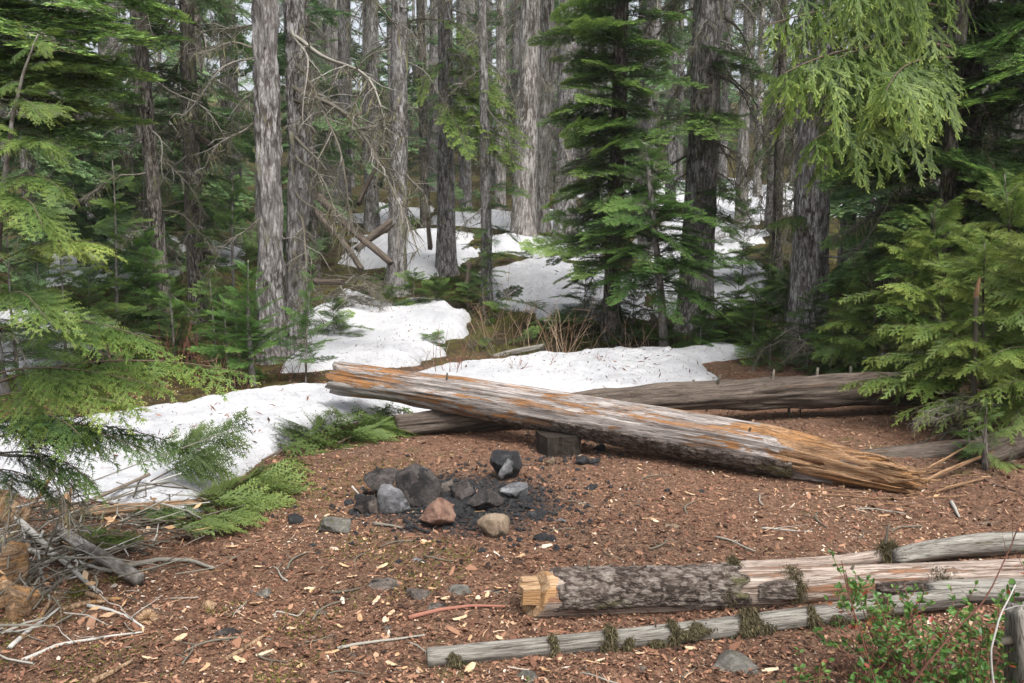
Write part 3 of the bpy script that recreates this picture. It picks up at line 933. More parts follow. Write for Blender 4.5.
def flat_dirs(n, tilt=0.3):
    a = RG.uniform(0, 2 * PI, n)
    d = np.stack([np.cos(a), np.sin(a), RG.normal(0, tilt, n)], -1)
    s = np.stack([-np.sin(a), np.cos(a), RG.normal(0, tilt, n)], -1)
    return norm(d), norm(s)


def hground(p, up=0.004):
    return np.concatenate([p, (H(p[:, 0], p[:, 1]) + up)[:, None]], 1)


def build_litter():
    mb = MB()
    p = rand_area(135000)
    n = len(p)
    d, s = flat_dirs(n, .42)
    sc = np.exp(RG.normal(-5.02, 0.52, n))
    pit = np.clip((near_pit(p) - 0.35) / 0.35, 0, 1)
    t = np.clip(RG.beta(1.6, 2.6, n) + 0.46 * fbm(p[:, 0] * 1.1, p[:, 1] * 1.1, 3, 4), 0, 1)
    bright = RG.random(n) < 0.015 * np.clip(0.5 + 2.2 * fbm(p[:, 0] * 1.5, p[:, 1] * 1.5, 9, 3), 0.05, 1.5) * (0.5 + 0.8 * (p[:, 1] < 4.6))
    t = np.where(bright, RG.uniform(0.72, 1.0, n), t)
    t = np.where(RG.random(n) < .035, RG.uniform(.86, 1.0, n), t)
    keep = RG.random(n) < 0.15 + 0.85 * pit
    pos = hground(p, 0.003 + 0.5 * sc.mean())[keep]
    d, s, sc, t = d[keep], s[keep], sc[keep], t[keep]
    n = len(pos)
    el = RG.uniform(1.0, 2.8, n)
    # irregular five-sided flakes, slightly curled
    sc = np.where(t > .7, sc * .8, sc)
    L, W = (sc * el)[:, None], (sc * RG.uniform(0.6, 1.2, n))[:, None]
    upz = np.array([0, 0, 1.0])
    cur = (sc * RG.uniform(-0.1, 0.35, n))[:, None]
    j = lambda: RG.uniform(0.75, 1.25, (n, 1))
    v = np.stack([pos - d * L * .5 * j(), pos - d * L * .15 + s * W * .5 * j() + upz * cur, pos + d * L * .4 * j() + s * W * .35 * j(), pos + d * L * .5 * j() - s * W * .2 * j() + upz * cur * .5, pos - d * L * .1 - s * W * .5 * j()], 1)
    mb.add(v.reshape(-1, 3), np.arange(n * 5).reshape(-1, 5), 0, np.repeat(t, 5))
    # needles and hair-thin twigs
    p = rand_area(26000)
    n = len(p)
    d, s = flat_dirs(n, 0.15)
    pos = hground(p, 0.006)
    v, f = tris(pos, d, s, RG.uniform(0.012, 0.04, n), 0.0025)
    mb.add(v, f, 0, np.repeat(RG.uniform(0.05, 0.85, n), 3))
    p = rand_area(1500)
    n = len(p)
    d, s = flat_dirs(n, 0.10)
    pos = hground(p, 0.008)
    ln = np.exp(RG.normal(-2.9, 0.5, n))
    mid = pos + d * (ln * .5)[:, None] + s * (ln * RG.normal(0, .06, n))[:, None]
    end = mid + norm(d + s * RG.normal(0, .25, n)[:, None]) * (ln * .5)[:, None]
    rr = RG.uniform(0.0012, 0.003, n)
    tt = np.repeat(RG.uniform(0.1, 0.95, n), 6)
    mid[:, 2] = np.maximum(mid[:, 2], H(mid[:, 0], mid[:, 1]) + 0.003)
    end[:, 2] = np.maximum(end[:, 2], H(end[:, 0], end[:, 1]) + 0.002)
    v, f = prisms(pos, mid, rr, rr * .9)
    mb.add(v, f, 0, tt)
    v, f = prisms(mid, end, rr * .9, rr * .5)
    mb.add(v, f, 0, tt)
    # small stones
    p = rand_area(260)
    n = len(p)
    pos = hground(p, 0.002)
    sz = np.exp(RG.normal(-4.9, 0.4, n))
    v = pos[:, None, :] + np.array([[1, 0, 0], [-1, 0, 0], [0, 1, 0], [0, -1, 0], [0, 0, .7], [0, 0, -.7]])[None] * sz[:, None, None] * RG.uniform(0.6, 1.4, (n, 6, 1))
    of = np.array([[0, 2, 4], [2, 1, 4], [1, 3, 4], [3, 0, 4]])
    mb.add(v.reshape(-1, 3), (np.arange(n)[:, None, None] * 6 + of[None]).reshape(-1, 3), 0, np.repeat(RG.uniform(.88, .95, n), 6))
    tag(mb.obj('forest_litter', M['litter'], None, False), kind='stuff')
    # short moss and grass in patches near the camera
    mb = MB()
    p = rand_area(60000, 2.5, 6.0)
    wgt = fbm(p[:, 0] * 2.6 + 4, p[:, 1] * 2.6, 7, 4) + 0.10 * np.clip(-p[:, 0] - .3, -1, 1)
    p = p[(wgt > .17) & (p[:, 0] + .25 * (p[:, 1] - 3.5) < .25)]
    n = len(p)
    d = norm(np.stack([RG.normal(0, .6, n), RG.normal(0, .6, n), np.abs(RG.normal(.5, .3, n))], -1))
    sd_ = norm(np.cross(d, RG.normal(0, 1, (n, 3))))
    v, f = rhombs(hground(p, 0.002), d, sd_, RG.uniform(.008, .028, n), .005)
    mb.add(v, f, 0, np.repeat(np.clip(RG.normal(.55, .25, n), 0, 1), 4))
    tag(mb.obj('moss_and_grass', M['moss'], None), kind='stuff')
    # charcoal crumbs and ash flakes of the fire
    mb = MB()
    n = 3800
    a, r = RG.uniform(0, 2 * PI, n), np.abs(RG.normal(0, 0.33, n))
    p = np.stack([PIT[0] + 0.06 + r * np.cos(a) * 1.25, PIT[1] + 0.08 + r * np.sin(a) * 1.15], -1)
    far = np.stack([RG.uniform(0.1, 0.9, 350), RG.uniform(5.8, 7.0, 350)], -1)
    p = np.concatenate([p, far])
    n = len(p)
    pos = hground(p, 0.006)
    sz = np.clip(np.exp(RG.normal(-4.75, 0.55, n)), .003, .019)
    oct_ = np.array([[1, 0, 0], [-1, 0, 0], [0, 1, 0], [0, -1, 0], [0, 0, .8], [0, 0, -.8]])
    of = np.array([[0, 2, 4], [2, 1, 4], [1, 3, 4], [3, 0, 4], [2, 0, 5], [1, 2, 5], [3, 1, 5], [0, 3, 5]])
    v = pos[:, None, :] + oct_[None] * sz[:, None, None] * RG.uniform(0.5, 1.4, (n, 6, 1))
    f = (np.arange(n)[:, None, None] * 6 + of[None]).reshape(-1, 3)
    mb.add(v.reshape(-1, 3), f, 0, 0.5)
    tag(mb.obj('charcoal_debris', M['char'], None, False), kind='stuff')
    # needles and bark crumbs lying on the snow strip
    mb = MB()
    n = 60000
    p = np.stack([RG.uniform(-8, 6, n), RG.uniform(5, 19, n)], -1)
    p = p[in_snow(p)]
    dens = 0.5 + 0.9 * fbm(p[:, 0] * 0.9, p[:, 1] * 0.9, 2, 3)
    p = p[RG.random(len(p)) < np.clip(dens, 0.05, 1) * np.where(p[:, 1] < 12, .9, .5)]
    SN_DEB.append(p)


SN_DEB = []
build_litter()


def snow_height(p):
    """top surface under a point by a downward ray onto the snow meshes"""
    dg = bpy.context.evaluated_depsgraph_get()
    out = []
    from mathutils.bvhtree import BVHTree
    trees = []
    for o in bpy.data.objects:
        if o.name.startswith('snow'):
            trees.append(BVHTree.FromObject(o, dg))
    for x, y in p:
        z = float(H(x, y))
        for t in trees:
            h = t.ray_cast(Vector((x, y, 30)), Vector((0, 0, -1)))
            if h[0] is not None:
                z = max(z, h[0].z)
        out.append(z)
    return np.array(out)


def build_snow_debris():
    p = SN_DEB[0]
    z = snow_height(p)
    n = len(p)
    pos = np.concatenate([p, (z + 0.003)[:, None]], 1)
    d, s = flat_dirs(n, 0.8)
    sz = np.exp(RG.normal(-4.45, 0.5, n))
    v, f = rhombs(pos, d, s, sz * RG.uniform(1, 3, n), sz * 0.6)
    mb = MB().add(v, f, 0, np.repeat(RG.uniform(0, 0.6, n), 4))
    tag(mb.obj('snow_debris', M['litter'], None, False), kind='stuff')


build_snow_debris()


# ================================================================== ROCKS
import bmesh


def rock_mesh(name, mat, seed, sub=4, cuts=9, rough=0.07, scale=(1, 1, 1)):
    soft = cuts <= 3
    cuts += 7
    bm = bmesh.new()
    bmesh.ops.create_icosphere(bm, subdivisions=sub, radius=1.0)
    co = np.array([v.co[:] for v in bm.verts])
    r = np.random.default_rng(seed)
    for k in range(cuts):
        d = norm(r.normal(0, 1, 3))
        h = r.uniform(0.42, 0.80) if not soft else r.uniform(.62, .9)
        t = co @ d
        co = co - np.where(t > h, (t - h) * 0.93, 0)[:, None] * d
    co = co * (1 + rough * 1.7 * fbm(co[:, 0] * 2.2 + seed, co[:, 1] * 2.2, co[:, 2] * 2.2, 4))[:, None]
    co = co + norm(co) * (rough * 1.0 * fbm(co[:, 0] * 8 + seed, co[:, 1] * 8, co[:, 2] * 8, 3))[:, None]
    co = co / np.abs(co).max(0) * np.array(scale)
    for v, c in zip(bm.verts, co):
        v.co = c
    me = bpy.data.meshes.new(name)
    bm.to_mesh(me)
    bm.free()
    me.materials.append(M[mat])
    for p in me.polygons:
        p.use_smooth = True
    return me


def rock(name, label, px, py, w, h, mat, seed, rot=(0, 0, 0), depth=1.0, Y=None, cat='rock', sink=0.12, cuts=9, group=None, sub=4):
    """px,py: centre of the rock in the photo; w,h: its size there"""
    if Y is None:
        Y = float(G(px, py + h * 0.42)[1]) + 0.04
    c = P(px, py, Y)
    k = np.linalg.norm(c - EYE) / F
    if name == 'ground_stone':
        c[2] -= h * k * .28
    o = bpy.data.objects.new(name, rock_mesh(name, mat, seed, sub, cuts, 0.07, (w * k / 2, (w + h) / 2 * k / 2 * depth, h * k / 2 * 1.05)))
    C.objects.link(o)
    o.location = Vector(tuple(float(q) for q in c))
    o.rotation_euler = tuple(rad(a) for a in rot)
    return tag(o, label, cat, group)


rock('fire_ring_stone', 'large dark brown stone topmost on the pile at the left of the fire ring', 419, 485, 46, 42, 'rockdark', 3, (8, -12, 20), Y=5.05)
rock('fire_ring_stone', 'flat sooty slab tilted up at the back left of the stone pile', 383, 481, 38, 24, 'rockdark', 8, (20, -28, 10), 1.2, Y=5.18)
rock('fire_ring_stone', 'pale grey smooth slab leaning under the big brown stone', 396, 505, 42, 46, 'rockgrey', 12, (10, 24, -15), 0.7, Y=4.88)
rock('fire_ring_stone', 'reddish round stone at the front of the fire ring', 437, 515, 39, 33, 'rockred', 21, (0, 5, 30))
rock('fire_ring_stone', 'tan blocky stone at the front right edge of the charcoal', 498, 524, 40, 30, 'rocktan', 26, (0, -8, 10), cuts=16)
rock('fire_ring_stone', 'wide black sooty stone between the red stone and the tan stone', 484, 500, 44, 26, 'rockdark', 31, (0, 10, 40))
rock('fire_ring_stone', 'small sooty stone just right of the big brown one', 461, 492, 26, 22, 'rockdark', 36, (20, 0, 0))
rock('fire_ring_stone', 'low blue grey stone on the right rim of the charcoal', 517, 492, 36, 17, 'rockgrey', 41, (0, 4, 10))
rock('fire_ring_stone', 'smallest brown stone wedged behind the red stone', 447, 487, 18, 16, 'rockbrown', 44, (0, 20, 0), Y=5.25)
rock('fire_ring_stone', 'low brown stone tucked under the left side of the stone pile', 370, 505, 30, 22, 'rockbrown', 47, (0, -15, 10))
rock('fire_ring_stone', 'small tan pebble-like stone behind the charred log chunk', 552, 462, 12, 9, 'rocktan', 49)
rock('mossy_stone', 'half buried mossy stone left of the fire ring', 334, 526, 34, 16, 'rocklichen', 52, sink=.3)
rock('ground_stone', 'grey flat stone sunk in the litter below the fire ring', 462, 588, 32, 18, 'rocklichen', 55)
rock('ground_stone', 'brown flat stone sunk in the litter left of the cut log', 418, 592, 30, 16, 'rockbrown', 57)
rock('ground_stone', 'wide low stone bedded in litter under the lone wood splints', 380, 583, 44, 14, 'rockbrown', 58)
rock('ground_stone', 'small grey stone beside a pale chip on the left of the clearing', 264, 592, 16, 16, 'rocklichen', 59)
rock('ground_stone', 'lichen covered stone in front of the mossy thin log', 738, 662, 60, 26, 'rocklichen', 61)
rock('ground_stone', 'low lichen stone at the bottom edge below the thin log', 528, 676, 34, 18, 'rocklichen', 64)
rock('ground_stone', 'pale oval pebble on the open ground right of the fire', 674, 526, 19, 7, 'rocktan', 66, sub=3)
rock('ground_stone', 'small pale flat pebble between the fire and the cut log', 618, 540, 13, 4, 'rocktan', 67, sub=3)
rock('ground_stone', 'dark long stone lying among sticks at the lower left', 224, 631, 52, 15, 'rockdark', 68, (0, -12, 0), 0.5)
rock('ground_stone', 'small grey stone by the dark long stone at lower left', 252, 592, 12, 10, 'rockgrey', 70, sub=3)
rock('ground_stone', 'flat grey stone bedded on the litter at left of the thin log', 388, 628, 26, 12, 'rockbrown', 71)
for x_, y_, w_, h_, m_, l_ in [(500, 590, 22, 12, 'rocklichen', 'small grey stone bedded just left of the axe cut log end'), (438, 606, 26, 12, 'rockbrown', 'low brown stone between the bare root and the two flat stones'), (560, 520, 12, 8, 'rockgrey', 'little grey stone on bare litter right of the tan stone'), (268, 640, 20, 10, 'rocklichen', 'grey stone bedded right of the pale split stick'), (318, 612, 24, 10, 'rockbrown', 'brown stone bedded beside the looping pale twig'),
                              (640, 668, 24, 12, 'rocklichen', 'grey stone at the bottom edge left of the lichen covered stone'), (200, 628, 18, 9, 'rocklichen', 'grey stone by the cone at lower left'), (418, 560, 16, 8, 'rockgrey', 'small grey stone on the litter below the red stone'), (352, 655, 18, 9, 'rockbrown', 'brown stone below the thin long stick')]:
    rock('ground_stone', l_, x_, y_, w_, h_, m_, 500 + x_, sub=3)
# charcoal pieces one can count
cs = [(295, 519, 22, 11), (360, 497, 14, 9), (355, 512, 18, 8), (348, 503, 12, 6), (351, 545, 8, 7), (312, 546, 9, 6), (503, 559, 9, 6), (482, 551, 9, 8), (541, 538, 16, 10), (552, 539, 11, 9), (556, 549, 8, 9), (535, 515, 24, 8), (591, 488, 12, 6), (520, 541, 10, 6), (470, 511, 14, 9),
      (455, 503, 14, 9), (452, 524, 10, 8), (475, 523, 12, 8), (421, 521, 14, 8), (409, 528, 12, 8), (445, 528, 12, 6), (525, 500, 14, 8), (540, 500, 12, 6), (583, 461, 20, 10), (594, 462, 12, 8), (600, 449, 14, 8), (667, 491, 9, 5), (578, 470, 9, 4), (702, 492, 8, 4)]
for k, (x, y, w, h) in enumerate(cs):
    lab = 'biggest lone charcoal lump on the bare litter left of the fire ring' if k == 0 else 'small black charcoal lump on the litter in and around the fire ring'
    rock('charcoal_lump', lab, x, y, w, h, 'char', 200 + k, (0, random.uniform(-20, 20), random.uniform(0, 180)), cat='charcoal', group=None if k == 0 else 'charcoal lumps around the fire', sub=3, cuts=3)


# ================================================================== LOGS
def frame_between(o, a, b):
    """puts object o's local z axis along a->b with its origin at a"""
    a, b = Vector(tuple(map(float, a))), Vector(tuple(map(float, b)))
    d = b - a
    o.location = a
    o.rotation_mode = 'QUATERNION'
    o.rotation_quaternion = d.to_track_quat('Z', 'Y')
    return d.length


def angle_to(o, world_dir):
    """angle in a log's local xy plane of a world direction"""
    q = o.rotation_quaternion.inverted()
    d = q @ Vector(world_dir)
    return math.atan2(d.y, d.x)


def log_thing(name, label, a, b, r0, r1, mat, seed, ns=48, dz=0.03, amp=0.012, fh=16, fv=3, bend=0.0, ragged=(0.0, 0.0), cat='log', lumps=0.10, groove=0.010, bow=None):
    L = float(np.linalg.norm(np.asarray(b, float) - np.asarray(a, float)))
    n = max(8, int(L / dz))
    z = np.linspace(0, L, n)
    u = z / L
    path = np.stack([bend * np.sin(u * 3.3 + seed) * L - bend * math.sin(seed) * L * (1 - u) - bend * math.sin(3.3 + seed) * L * u, bend * 0.6 * (np.sin(u * 5 + seed * 2) - math.sin(seed * 2) * (1 - u) - math.sin(5 + seed * 2) * u) * L, z], -1)
    if bow is not None:
        path[:, :2] += np.asarray(bow)[None] * (np.sin(u * PI))[:, None]
    ph = np.linspace(0, 2 * PI, ns, endpoint=False)
    Z, Ph = np.meshgrid(z, ph, indexing='ij')
    R0 = (r0 + r1) / 2
    rr = (r0 + (r1 - r0) * Z / L)
    cx, cy = np.cos(Ph), np.sin(Ph)
    rr = rr * (1 + lumps * fbm(cx * 1.0 + seed, cy * 1.0, Z * 1.6, 3))
    g = vn(cx * R0 * fh * 3.2 + seed, cy * R0 * fh * 3.2, Z * fv * 0.22)
    rr = rr + amp * fbm(cx * R0 * fh + seed * 2, cy * R0 * fh, Z * fv * 0.35, 4) - groove * np.clip(1 - np.abs(g) * 5, 0, 1)
    v, q, t = tube(path, rr, ns, True)
    # ragged ends: slide the end rings along the axis
    if ragged[0] or ragged[1]:
        k = np.arange(n * ns) // ns
        phv = np.tile(ph, n)
        rag = np.abs(vn(np.cos(phv) * 3.1 + seed, np.sin(phv) * 3.1, 0.5)) + 0.7 * np.abs(vn(np.cos(phv) * 8 + seed, np.sin(phv) * 8, 2.5))
        w0 = np.clip(1 - v[:n * ns, 2] / (ragged[0] * 2 + 1e-6), 0, 1)
        w1 = np.clip(1 - (L - v[:n * ns, 2]) / (ragged[1] * 2 + 1e-6), 0, 1)
        v[:n * ns, 2] += w0 * ragged[0] * (rag - 0.2) - w1 * ragged[1] * (rag - 0.2)
    mb = MB()
    mb.add(v, q, 0, 0.5)
    mb.f.append((t, 0))
    o = mb.obj(name, M[mat])
    frame_between(o, a, b)
    tag(o, label, cat)
    return o, path, L


def part_mesh(mb, name, mats, parent, smooth=True, label=None):
    o = mb.obj(name, mats, parent, smooth)
    if label:
        o['label'] = label
    return o


def log_stub(parent, path, z, ang, L, r, lean=0.3, mat='deadtwig', name='branch_stub', curve=0.0):
    i = int(np.clip(np.searchsorted(path[:, 2], z), 0, len(path) - 1))
    d = np.array([math.cos(ang), math.sin(ang), lean])
    u = np.linspace(0, 1, 5)[:, None]
    pts = path[i] + d * u * L + np.array([0, 0, 1.0]) * curve * u ** 2
    mb = MB()
    add_tube(mb, pts, r * (1 - 0.55 * u[:, 0]), 6, 0, random.uniform(0.05, 0.5))
    return mb.obj(name, M[mat], parent)


# --- the big leaning log
bg_a = P(334, 377, 7.30)
g_end = G(905, 494)
bg_b = P(918, 474, float(g_end[1]) + 0.05)
big, bp, bL = log_thing('fallen_log', 'big weathered leaning log with orange scars and one splintered end on the ground', bg_a, bg_b, 0.134, 0.166, 'log', 3, 72, 0.022, 0.020, 16, 3, 0.006, (0.16, 0.25), lumps=0.12, groove=0.022)


def taper_end():
    me = big.data
    dn = big.rotation_quaternion.inverted() @ Vector((0, 0, -1))
    dv = norm(np.array([dn.x, dn.y, 0.0]))
    cx_, cy_ = bp[-1, 0], bp[-1, 1]
    for v in me.vertices:
        z0_ = bL - 0.9
        k = max(0.0, v.co.z - z0_) / 0.9
        if k > 0:
            n_ = float(vn(v.co.x * 26, v.co.y * 26, 3.0)) * .35 + float(vn(v.co.x * 60, v.co.y * 60, 5.0)) * .2
            k = max(0, min(1.15, k + 1.6 * n_ * k))
            f = max(.12, 1 - .74 * k ** 1.2)
            v.co.x = cx_ + (v.co.x - cx_) * f + dv[0] * .112 * k ** 1.2
            v.co.y = cy_ + (v.co.y - cy_) * f + dv[1] * .112 * k ** 1.2
    me.materials.append(M['splinter'])
    for p in me.polygons:
        c = p.center
        h = -(c.x * dv[0] + c.y * dv[1]) / .19
        lim = bL - .62 - .45 * max(-.6, h) + .5 * float(fbm(c.x * 14, c.y * 14, c.z * 1.5, 3))
        if c.z > lim:
            p.material_index = 1


taper_end()


def splinter_end():
    """long orange slivers where the trunk broke off; local frame of the log, they continue past its end"""
    mb = MB()
    r = np.random.default_rng(5)
    for k in range(60):
        ph = r.uniform(0, 2 * PI)
        rr_ = 0.075 * math.sqrt(r.random())
        dn_ = big.rotation_quaternion.inverted() @ Vector((0, 0, -1))
        kz = r.uniform(0, 1)
        p = np.array([bp[-1, 0] + (rr_ * math.cos(ph)) * (1.5 - .5 * kz) + dn_.x * .085 * kz, bp[-1, 1] + (rr_ * math.sin(ph)) * (1.5 - .5 * kz) + dn_.y * .085 * kz, bL - .45 + .35 * kz])
        L = r.uniform(0.12, 0.30)
        n = 5
        u = np.linspace(0, 1, n)[:, None]
        d = norm(np.array([r.normal(0, 0.09), r.normal(0, 0.09), 1.0]) - np.array([dn_.x, dn_.y, 0]) * .10)
        pts = p + d * u * L + np.array([r.normal(0, .03), r.normal(0, .03), 0]) * u ** 2
        w = r.uniform(0.006, 0.022)
        add_tube(mb, pts, w * (1 - 0.85 * u[:, 0] ** 2), 5, 0, 0.5)
    part_mesh(mb, 'splintered_end', M['splinter'], big, False)


splinter_end()
for z, a, L in ((1.1, 2.0, 0.07), (2.35, 1.2, 0.06), (3.4, 2.2, 0.05)):
    log_stub(big, bp, z, a, 0.13 + L, 0.015)


def sliver_on_ground(px, py, px2, py2, w, label, lift=0.015, mat='splinter', name='wood_splinter', group=None, h=None):
    a, b = G(px, py), G(px2, py2)
    a[2] += lift
    b[2] += lift if h is None else h
    L = float(np.linalg.norm(b - a))
    u = np.linspace(0, 1, 7)
    mb = MB()
    pts = np.stack([0.004 * np.sin(u * 5 + px), 0.003 * np.sin(u * 7), u * L], -1)
    add_tube(mb, pts, w * (0.6 + 0.4 * np.sin(u * PI)) * (1 - 0.4 * u), 5, 0, 0.5)
    o = mb.obj(name, M[mat], None, False)
    frame_between(o, a, b)
    return tag(o, label, 'splinter', group)


sliver_on_ground(922, 484, 992, 466, 0.016, 'longest orange splinter rising from the broken log end', h=0.10)
sliver_on_ground(915, 478, 966, 464, 0.012, 'short orange splinter sticking up beside the longest one', h=0.12)
sliver_on_ground(935, 494, 985, 480, 0.010, 'thin orange splinter lying flat right of the broken log end')
for k, (a, b, c, d) in enumerate([(800, 491, 870, 493), (820, 496, 900, 500), (870, 500, 918, 499), (905, 497, 950, 490), (880, 505, 930, 508), (940, 488, 975, 486), (845, 503, 880, 508), (950, 478, 980, 475), (805, 494, 840, 497), (925, 500, 968, 496)]):
    sliver_on_ground(a, b, c, d, 0.006, 'orange wood splinter lying on the litter under the broken log end', 0.008, group='splinters under the broken log end')

BIGBARK = [(2.1, bL - .7, (0, -.75, -.66), .62, 21), (1.55, 2.5, (0, -.5, -.85), .5, 22)]
# --- old log behind, crossing under the big one
ol_a = P(396, 426, float(G(400, 436)[1]) + .05)
ol_b = P(945, 386, float(G(930, 412)[1]) + .05)
old, op, oL = log_thing('fallen_log', 'dark brown crooked log lying behind the big leaning log', ol_a, ol_b, 0.085, 0.155, 'logdark', 9, 56, 0.022, 0.034, 18, 4, 0.014, (0.06, 0.0), lumps=0.30, groove=0.026)
for z, a, L, r in ((2.55, 1.9, .2, .02), (3.05, 1.6, .2, .018), (3.45, 1.5, .2, .022), (3.2, -1.4, .28, .016), (3.3, -1.3, .22, .012), (2.4, 0.8, .17, .02), (3.75, 1.4, .2, .02)):
    log_stub(old, op, z, a, L, r, 0.15)
# stump-like charred block and the burnt chunk
st = G(560, 459)


def block(name, label, mat, loc, sx, sy, sz, rz, seed, cat):
    bm = bmesh.new()
    bmesh.ops.create_cube(bm, size=1)
    bmesh.ops.subdivide_edges(bm, edges=bm.edges[:], cuts=9, use_grid_fill=True)
    for v in bm.verts:
        c = np.array(v.co[:])
        q = c.copy()
        rr = np.hypot(c[0], c[1])
        lim = 0.5
        if rr > 0.40:
            q[:2] *= (0.40 + (rr - 0.40) * 0.55) / rr
        n = float(fbm(c[0] * 5 + seed, c[1] * 5, c[2] * 2.0, 3))
        q[:2] *= 1 + 0.10 * n
        q[2] += 0.05 * float(fbm(c[0] * 4 + seed, c[1] * 4, 1.0, 2))
        v.co = (q[0] * sx, q[1] * sy, q[2] * sz)
    me = bpy.data.meshes.new(name)
    bm.to_mesh(me)
    bm.free()
    me.materials.append(M[mat])
    o = bpy.data.objects.new(name, me)
    C.objects.link(o)
    o.location = (float(loc[0]), float(loc[1]), float(loc[2]) + sz * 0.46)
    o.rotation_euler = (0, 0, rz)
    return tag(o, label, cat)


block('stump', 'short squared charred stump standing under the big leaning log', 'stumpwood', G(560, 459) + np.array([0, 0.20, 0]), 0.31, 0.30, 0.145, 0.3, 4, 'stump')
ch = rock('charred_chunk', 'black burnt log chunk with a pale split face standing behind the fire stones', 507, 464, 36, 36, 'char', 91, (0, 10, 20), 0.8, cat='burnt wood')
pf = rock_mesh('split_face', 'rockgrey', 93, 3, 6, 0.05, (0.048, 0.022, 0.085))
pfo = bpy.data.objects.new('split_face', pf)
C.objects.link(pfo)
pfo.parent = ch
pfo.location = (-0.02, -0.082, -0.01)
pfo.rotation_euler = (0.1, 0.25, 0)

# --- cut log in the foreground
ca = P(536, 595, float(G(560, 618)[1]) + .06)
cb = P(1090, 572, float(G(1000, 592)[1]) + .08)
cut, cp, cL = log_thing('cut_log', 'peeled pinkish log with a bark patch and an axe cut end in the foreground', ca, cb, 0.096, 0.070, 'logpink', 14, 64, 0.02, 0.006, 20, 3, 0.004, lumps=0.07, groove=0.003)


def cut_end():
    mb = MB()
    # slanting axe face: a disc tilted over the log's end
    ns = 40
    ph0 = angle_to(cut, (0, -.45, 1))
    for vv_ in cut.data.vertices:
        if vv_.co.z < .12:
            a_ = math.atan2(vv_.co.y, vv_.co.x)
            r_ = math.hypot(vv_.co.x, vv_.co.y) / .096
            vv_.co.z += (.055 * math.cos(a_ - ph0) * r_ + .006) * (1 - vv_.co.z / .12)
    ph = np.linspace(0, 2 * PI, ns, endpoint=False)
    v = []
    for ring, (k, dz_) in enumerate([(0.985, 0.03), (1.0, -0.002), (0.95, -0.008), (0.6, -0.010), (0.25, -0.012)]):
        rr = 0.098 * k * (1 + 0.012 * np.sin(ph * 3 + 1))
        zz = dz_ + 0.055 * np.cos(ph - ph0) * k + 0.003 * np.sin(ph * 7 + ring * 2)
        v.append(np.stack([rr * np.cos(ph), rr * np.sin(ph), zz], -1))
    V = np.concatenate(v + [np.array([[0, 0, -0.03]])])
    q = []
    for r_ in range(4):
        for j in range(ns):
            q.append((r_ * ns + j, r_ * ns + (j + 1) % ns, (r_ + 1) * ns + (j + 1) % ns, (r_ + 1) * ns + j))
    t = [(4 * ns + j, 4 * ns + (j + 1) % ns, 5 * ns) for j in range(ns)]
    mb.add(V, np.array(q), 0, 0.5)
    mb.f.append((np.array(t), 0))
    part_mesh(mb, 'cut_face', M['cut'], cut, False)
    # hinge of split wood left standing on the face
    mb = MB()
    r = np.random.default_rng(2)
    up_ = cut.rotation_quaternion.inverted() @ Vector((0, 0, 1))
    upv = norm(np.array([up_.x, up_.y, 0.0]))
    sdv = np.array([-upv[1], upv[0], 0.0])
    for k in range(4):
        w, h, L = 0.017, r.uniform(0.034, 0.044), r.uniform(0.028, 0.05)
        c = []
        for sz in (0.03, -L):
            for sx, sy in ((-1, -1), (1, -1), (1, 1), (-1, 1)):
                q = sdv * (sx * w * .96 + (k - 1.5) * 2 * w) + upv * (sy * h * (1 if sz > 0 else r.uniform(.85, 1)) + 0.022)
                c.append(q + np.array([0, 0, sz - 0.02 + (r.normal(0, .008) if sz < 0 else 0)]))
        mb.add(np.array(c), np.array([(0, 1, 5, 4), (1, 2, 6, 5), (2, 3, 7, 6), (3, 0, 4, 7), (4, 5, 6, 7)]), 0, 0.5)
    part_mesh(mb, 'hinge_wood', M['cut'], cut, False)


cut_end()


def bark_patch(parent, path, z0, z1, r0, r1, Ltot, phc, half, seed, mat='logbark', name='bark_patch', thick=0.009, ragk=0.9):
    """a rough sheet of bark still on the log: an irregular patch of the cylinder, set proud of the wood"""
    nz, npz = int((z1 - z0) / 0.012), 48
    zz = np.linspace(z0, z1, nz)
    ph = np.linspace(phc - half, phc + half, npz)
    Z, Ph = np.meshgrid(zz, ph, indexing='ij')
    e = np.minimum(np.minimum((Z - z0), (z1 - Z)) / 0.10, (half - np.abs(Ph - phc)) / (half * 0.35))
    e = e + ragk * fbm(Z * 9 + seed, Ph * 2.2, 1.0, 3) - (ragk - .9) * .3
    px_, py_ = np.interp(Z, path[:, 2], path[:, 0]), np.interp(Z, path[:, 2], path[:, 1])
    base = r0 + (r1 - r0) * Z / Ltot
    plates = np.abs(vn(Z * 22 + seed, Ph * 5.5, 3.0)) + 0.5 * np.abs(vn(Z * 45, Ph * 12, 6.0))
    R_ = base * 1.035 + np.where(e > 0, thick * np.clip(e * 3, 0, 1) * (0.55 + 0.75 * plates), -0.02) + 0.004 * fbm(Z * 40, Ph * 10, 2, 3)
    v = np.stack([px_ + R_ * np.cos(Ph), py_ + R_ * np.sin(Ph), Z], -1).reshape(-1, 3)
    i, j = np.meshgrid(np.arange(nz - 1), np.arange(npz - 1), indexing='ij')
    q = np.stack([i * npz + j, i * npz + j + 1, (i + 1) * npz + j + 1, (i + 1) * npz + j], -1)
    k = (e[:-1, :-1] > -0.25) & (e[1:, 1:] > -0.25)
    q = q[k]
    mb = MB().add(v, q, 0, 0.5)
    return part_mesh(mb, name, M[mat], parent)




